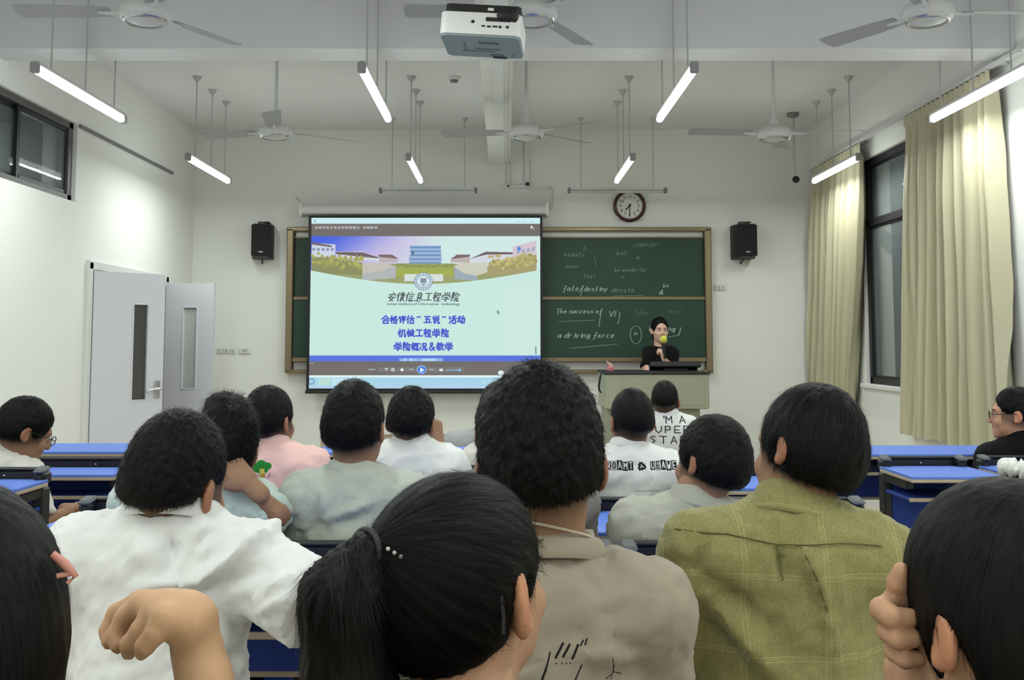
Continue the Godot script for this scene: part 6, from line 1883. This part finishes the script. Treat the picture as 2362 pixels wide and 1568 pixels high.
	cast.append({"label": "woman with long black hair at the left edge, right hand hanging from a raised wrist", "root": Vector3(-0.435, 0, -0.86), "head": Vector3(-0.456, 1.066, -0.85), "nb": Vector3(-0.459, 0.999, -0.86), "sl": Vector3(-0.525, 0.914, -0.86), "sr": Vector3(-0.346, 0.914, -0.86),
		"el": Vector3(-0.545, 0.654, -0.96), "wl": Vector3(-0.445, 0.575, -1.09), "er": Vector3(-0.257, 0.923, -0.97), "wr": Vector3(-0.301, 1.047, -1), "hip": Vector3(-0.435, 0.56, -0.66), "turn": 0,
		"hr_chains": [[[Vector3(-0.277, 0.988, -0.985), 0.0262], [Vector3(-0.283, 1.006, -0.99), 0.0245], [Vector3(-0.291, 1.028, -0.995), 0.0225], [Vector3(-0.297, 1.056, -0.995), 0.0225], [Vector3(-0.308, 1.061, -0.995), 0.022], [Vector3(-0.322, 1.065, -0.995), 0.02]],
			[[Vector3(-0.305, 1.057, -1), 0.02], [Vector3(-0.358, 1.064, -1.025), 0.0135], [Vector3(-0.384, 1.052, -1.035), 0.0105], [Vector3(-0.39, 1.037, -1.03), 0.0095], [Vector3(-0.386, 1.029, -1.02), 0.0075]],
			[[Vector3(-0.305, 1.057, -1), 0.02], [Vector3(-0.347, 1.068, -1.005), 0.0135], [Vector3(-0.368, 1.054, -1.012), 0.0105], [Vector3(-0.375, 1.038, -1.008), 0.0095], [Vector3(-0.37, 1.031, -1), 0.0075]],
			[[Vector3(-0.302, 1.058, -0.99), 0.02], [Vector3(-0.329, 1.064, -0.985), 0.014], [Vector3(-0.34, 1.052, -0.98), 0.0105], [Vector3(-0.351, 1.038, -0.98), 0.0095], [Vector3(-0.354, 1.03, -0.985), 0.0075]],
			[[Vector3(-0.299, 1.058, -0.98), 0.02], [Vector3(-0.314, 1.064, -0.968), 0.014], [Vector3(-0.322, 1.053, -0.962), 0.01], [Vector3(-0.331, 1.042, -0.962), 0.0088], [Vector3(-0.336, 1.034, -0.968), 0.007]],
			[[Vector3(-0.308, 1.053, -1.01), 0.018], [Vector3(-0.353, 1.049, -1.055), 0.0125], [Vector3(-0.372, 1.032, -1.065), 0.0105], [Vector3(-0.38, 1.021, -1.06), 0.008]]],
		"yaw": 10, "hs": 1.0, "cell": 0.016, "head_cell": 0.005, "arm_cell": 0.010, "hair_cell": 0.004, "cloth": dark, "skin": Color(0.50, 0.30, 0.175), "stubble": 0.0, "loose": 0.01, "sleeve": 0.5, "hair": {"style": "long", "vol": Vector3(0.018, 0.018, 0.022), "rough": 0.0015, "below": true, "freq": Vector3(70, 8, 70), "strands": 9000, "length": Vector2(0.025, 0.06), "lift": 0.02, "width": 0.0004, "bend": 0.035, "falls": [[Vector3(0.0, 0.0, 0.0), Vector3(0.0, -0.34, 0.02), 0.086, 0.10, 1.1]]}, "bulk": 0.84, "hr": [Vector3(-0.78, 0.36, -0.5), Vector3(-0.2, -0.95, 0.25), [56, 58, 60, 62], Vector3(0.5, 0.8, 2.2), 0.88], "extra": clip})
	cast.append({"label": "woman in black speaking into a yellow-topped microphone behind the lectern", "root": Vector3(1.397, 0, -9.2), "head": Vector3(1.394, 1.425, -9.2), "nb": Vector3(1.392, 1.262, -9.2), "sl": Vector3(1.497, 1.223, -9.2), "sr": Vector3(1.298, 1.223, -9.2),
		"el": Vector3(1.522, 1.081, -9.15), "wl": Vector3(1.397, 1.172, -8.99), "er": Vector3(1.255, 1.088, -9.15), "wr": Vector3(1.243, 1.086, -8.93), "hip": Vector3(1.397, 0.86, -9.22), "turn": 180,
		"yaw": 6, "hs": 0.92, "cell": 0.013, "head_cell": 0.005, "hair_cell": 0.006, "fine": 0.005, "cloth": dark, "skin": Color(0.60, 0.38, 0.29), "stubble": 0.0, "loose": 0.010, "bulk": 0.85, "collar": "none", "wrinkle": 0.003, "sleeve": 1.0, "standing": true, "hair": {"style": "tied", "vol": Vector3(0.010, 0.012, 0.014), "nape": -0.07, "rough": 0.002, "tie": Vector3(0, 0.01, 0.115), "carve": [[Vector3(0, 0.025, -0.098), Vector3(0.058, 0.060, 0.05)]], "strands": 1500, "length": Vector2(0.03, 0.06), "lift": 0.03, "bend": 0.03, "tail": [[Vector3(0, 0.01, 0.115), Vector3(0.0, -0.05, 0.13), 0.02, 0.03, 1.0], [Vector3(0.0, -0.05, 0.13), Vector3(0.0, -0.2, 0.11), 0.03, 0.012, 1.0]]}, "hl": [Vector3(-0.25, 0.95, 0.0), Vector3(-0.8, -0.1, -0.5), [70, 75, 78, 80], Vector3(0.4, 1, 1.4), 0.92], "hr": [Vector3(0.1, -0.5, 0.85), Vector3(0, -0.85, -0.5), [20, 24, 28, 30], Vector3(0.8, 1, 1), 0.92]})
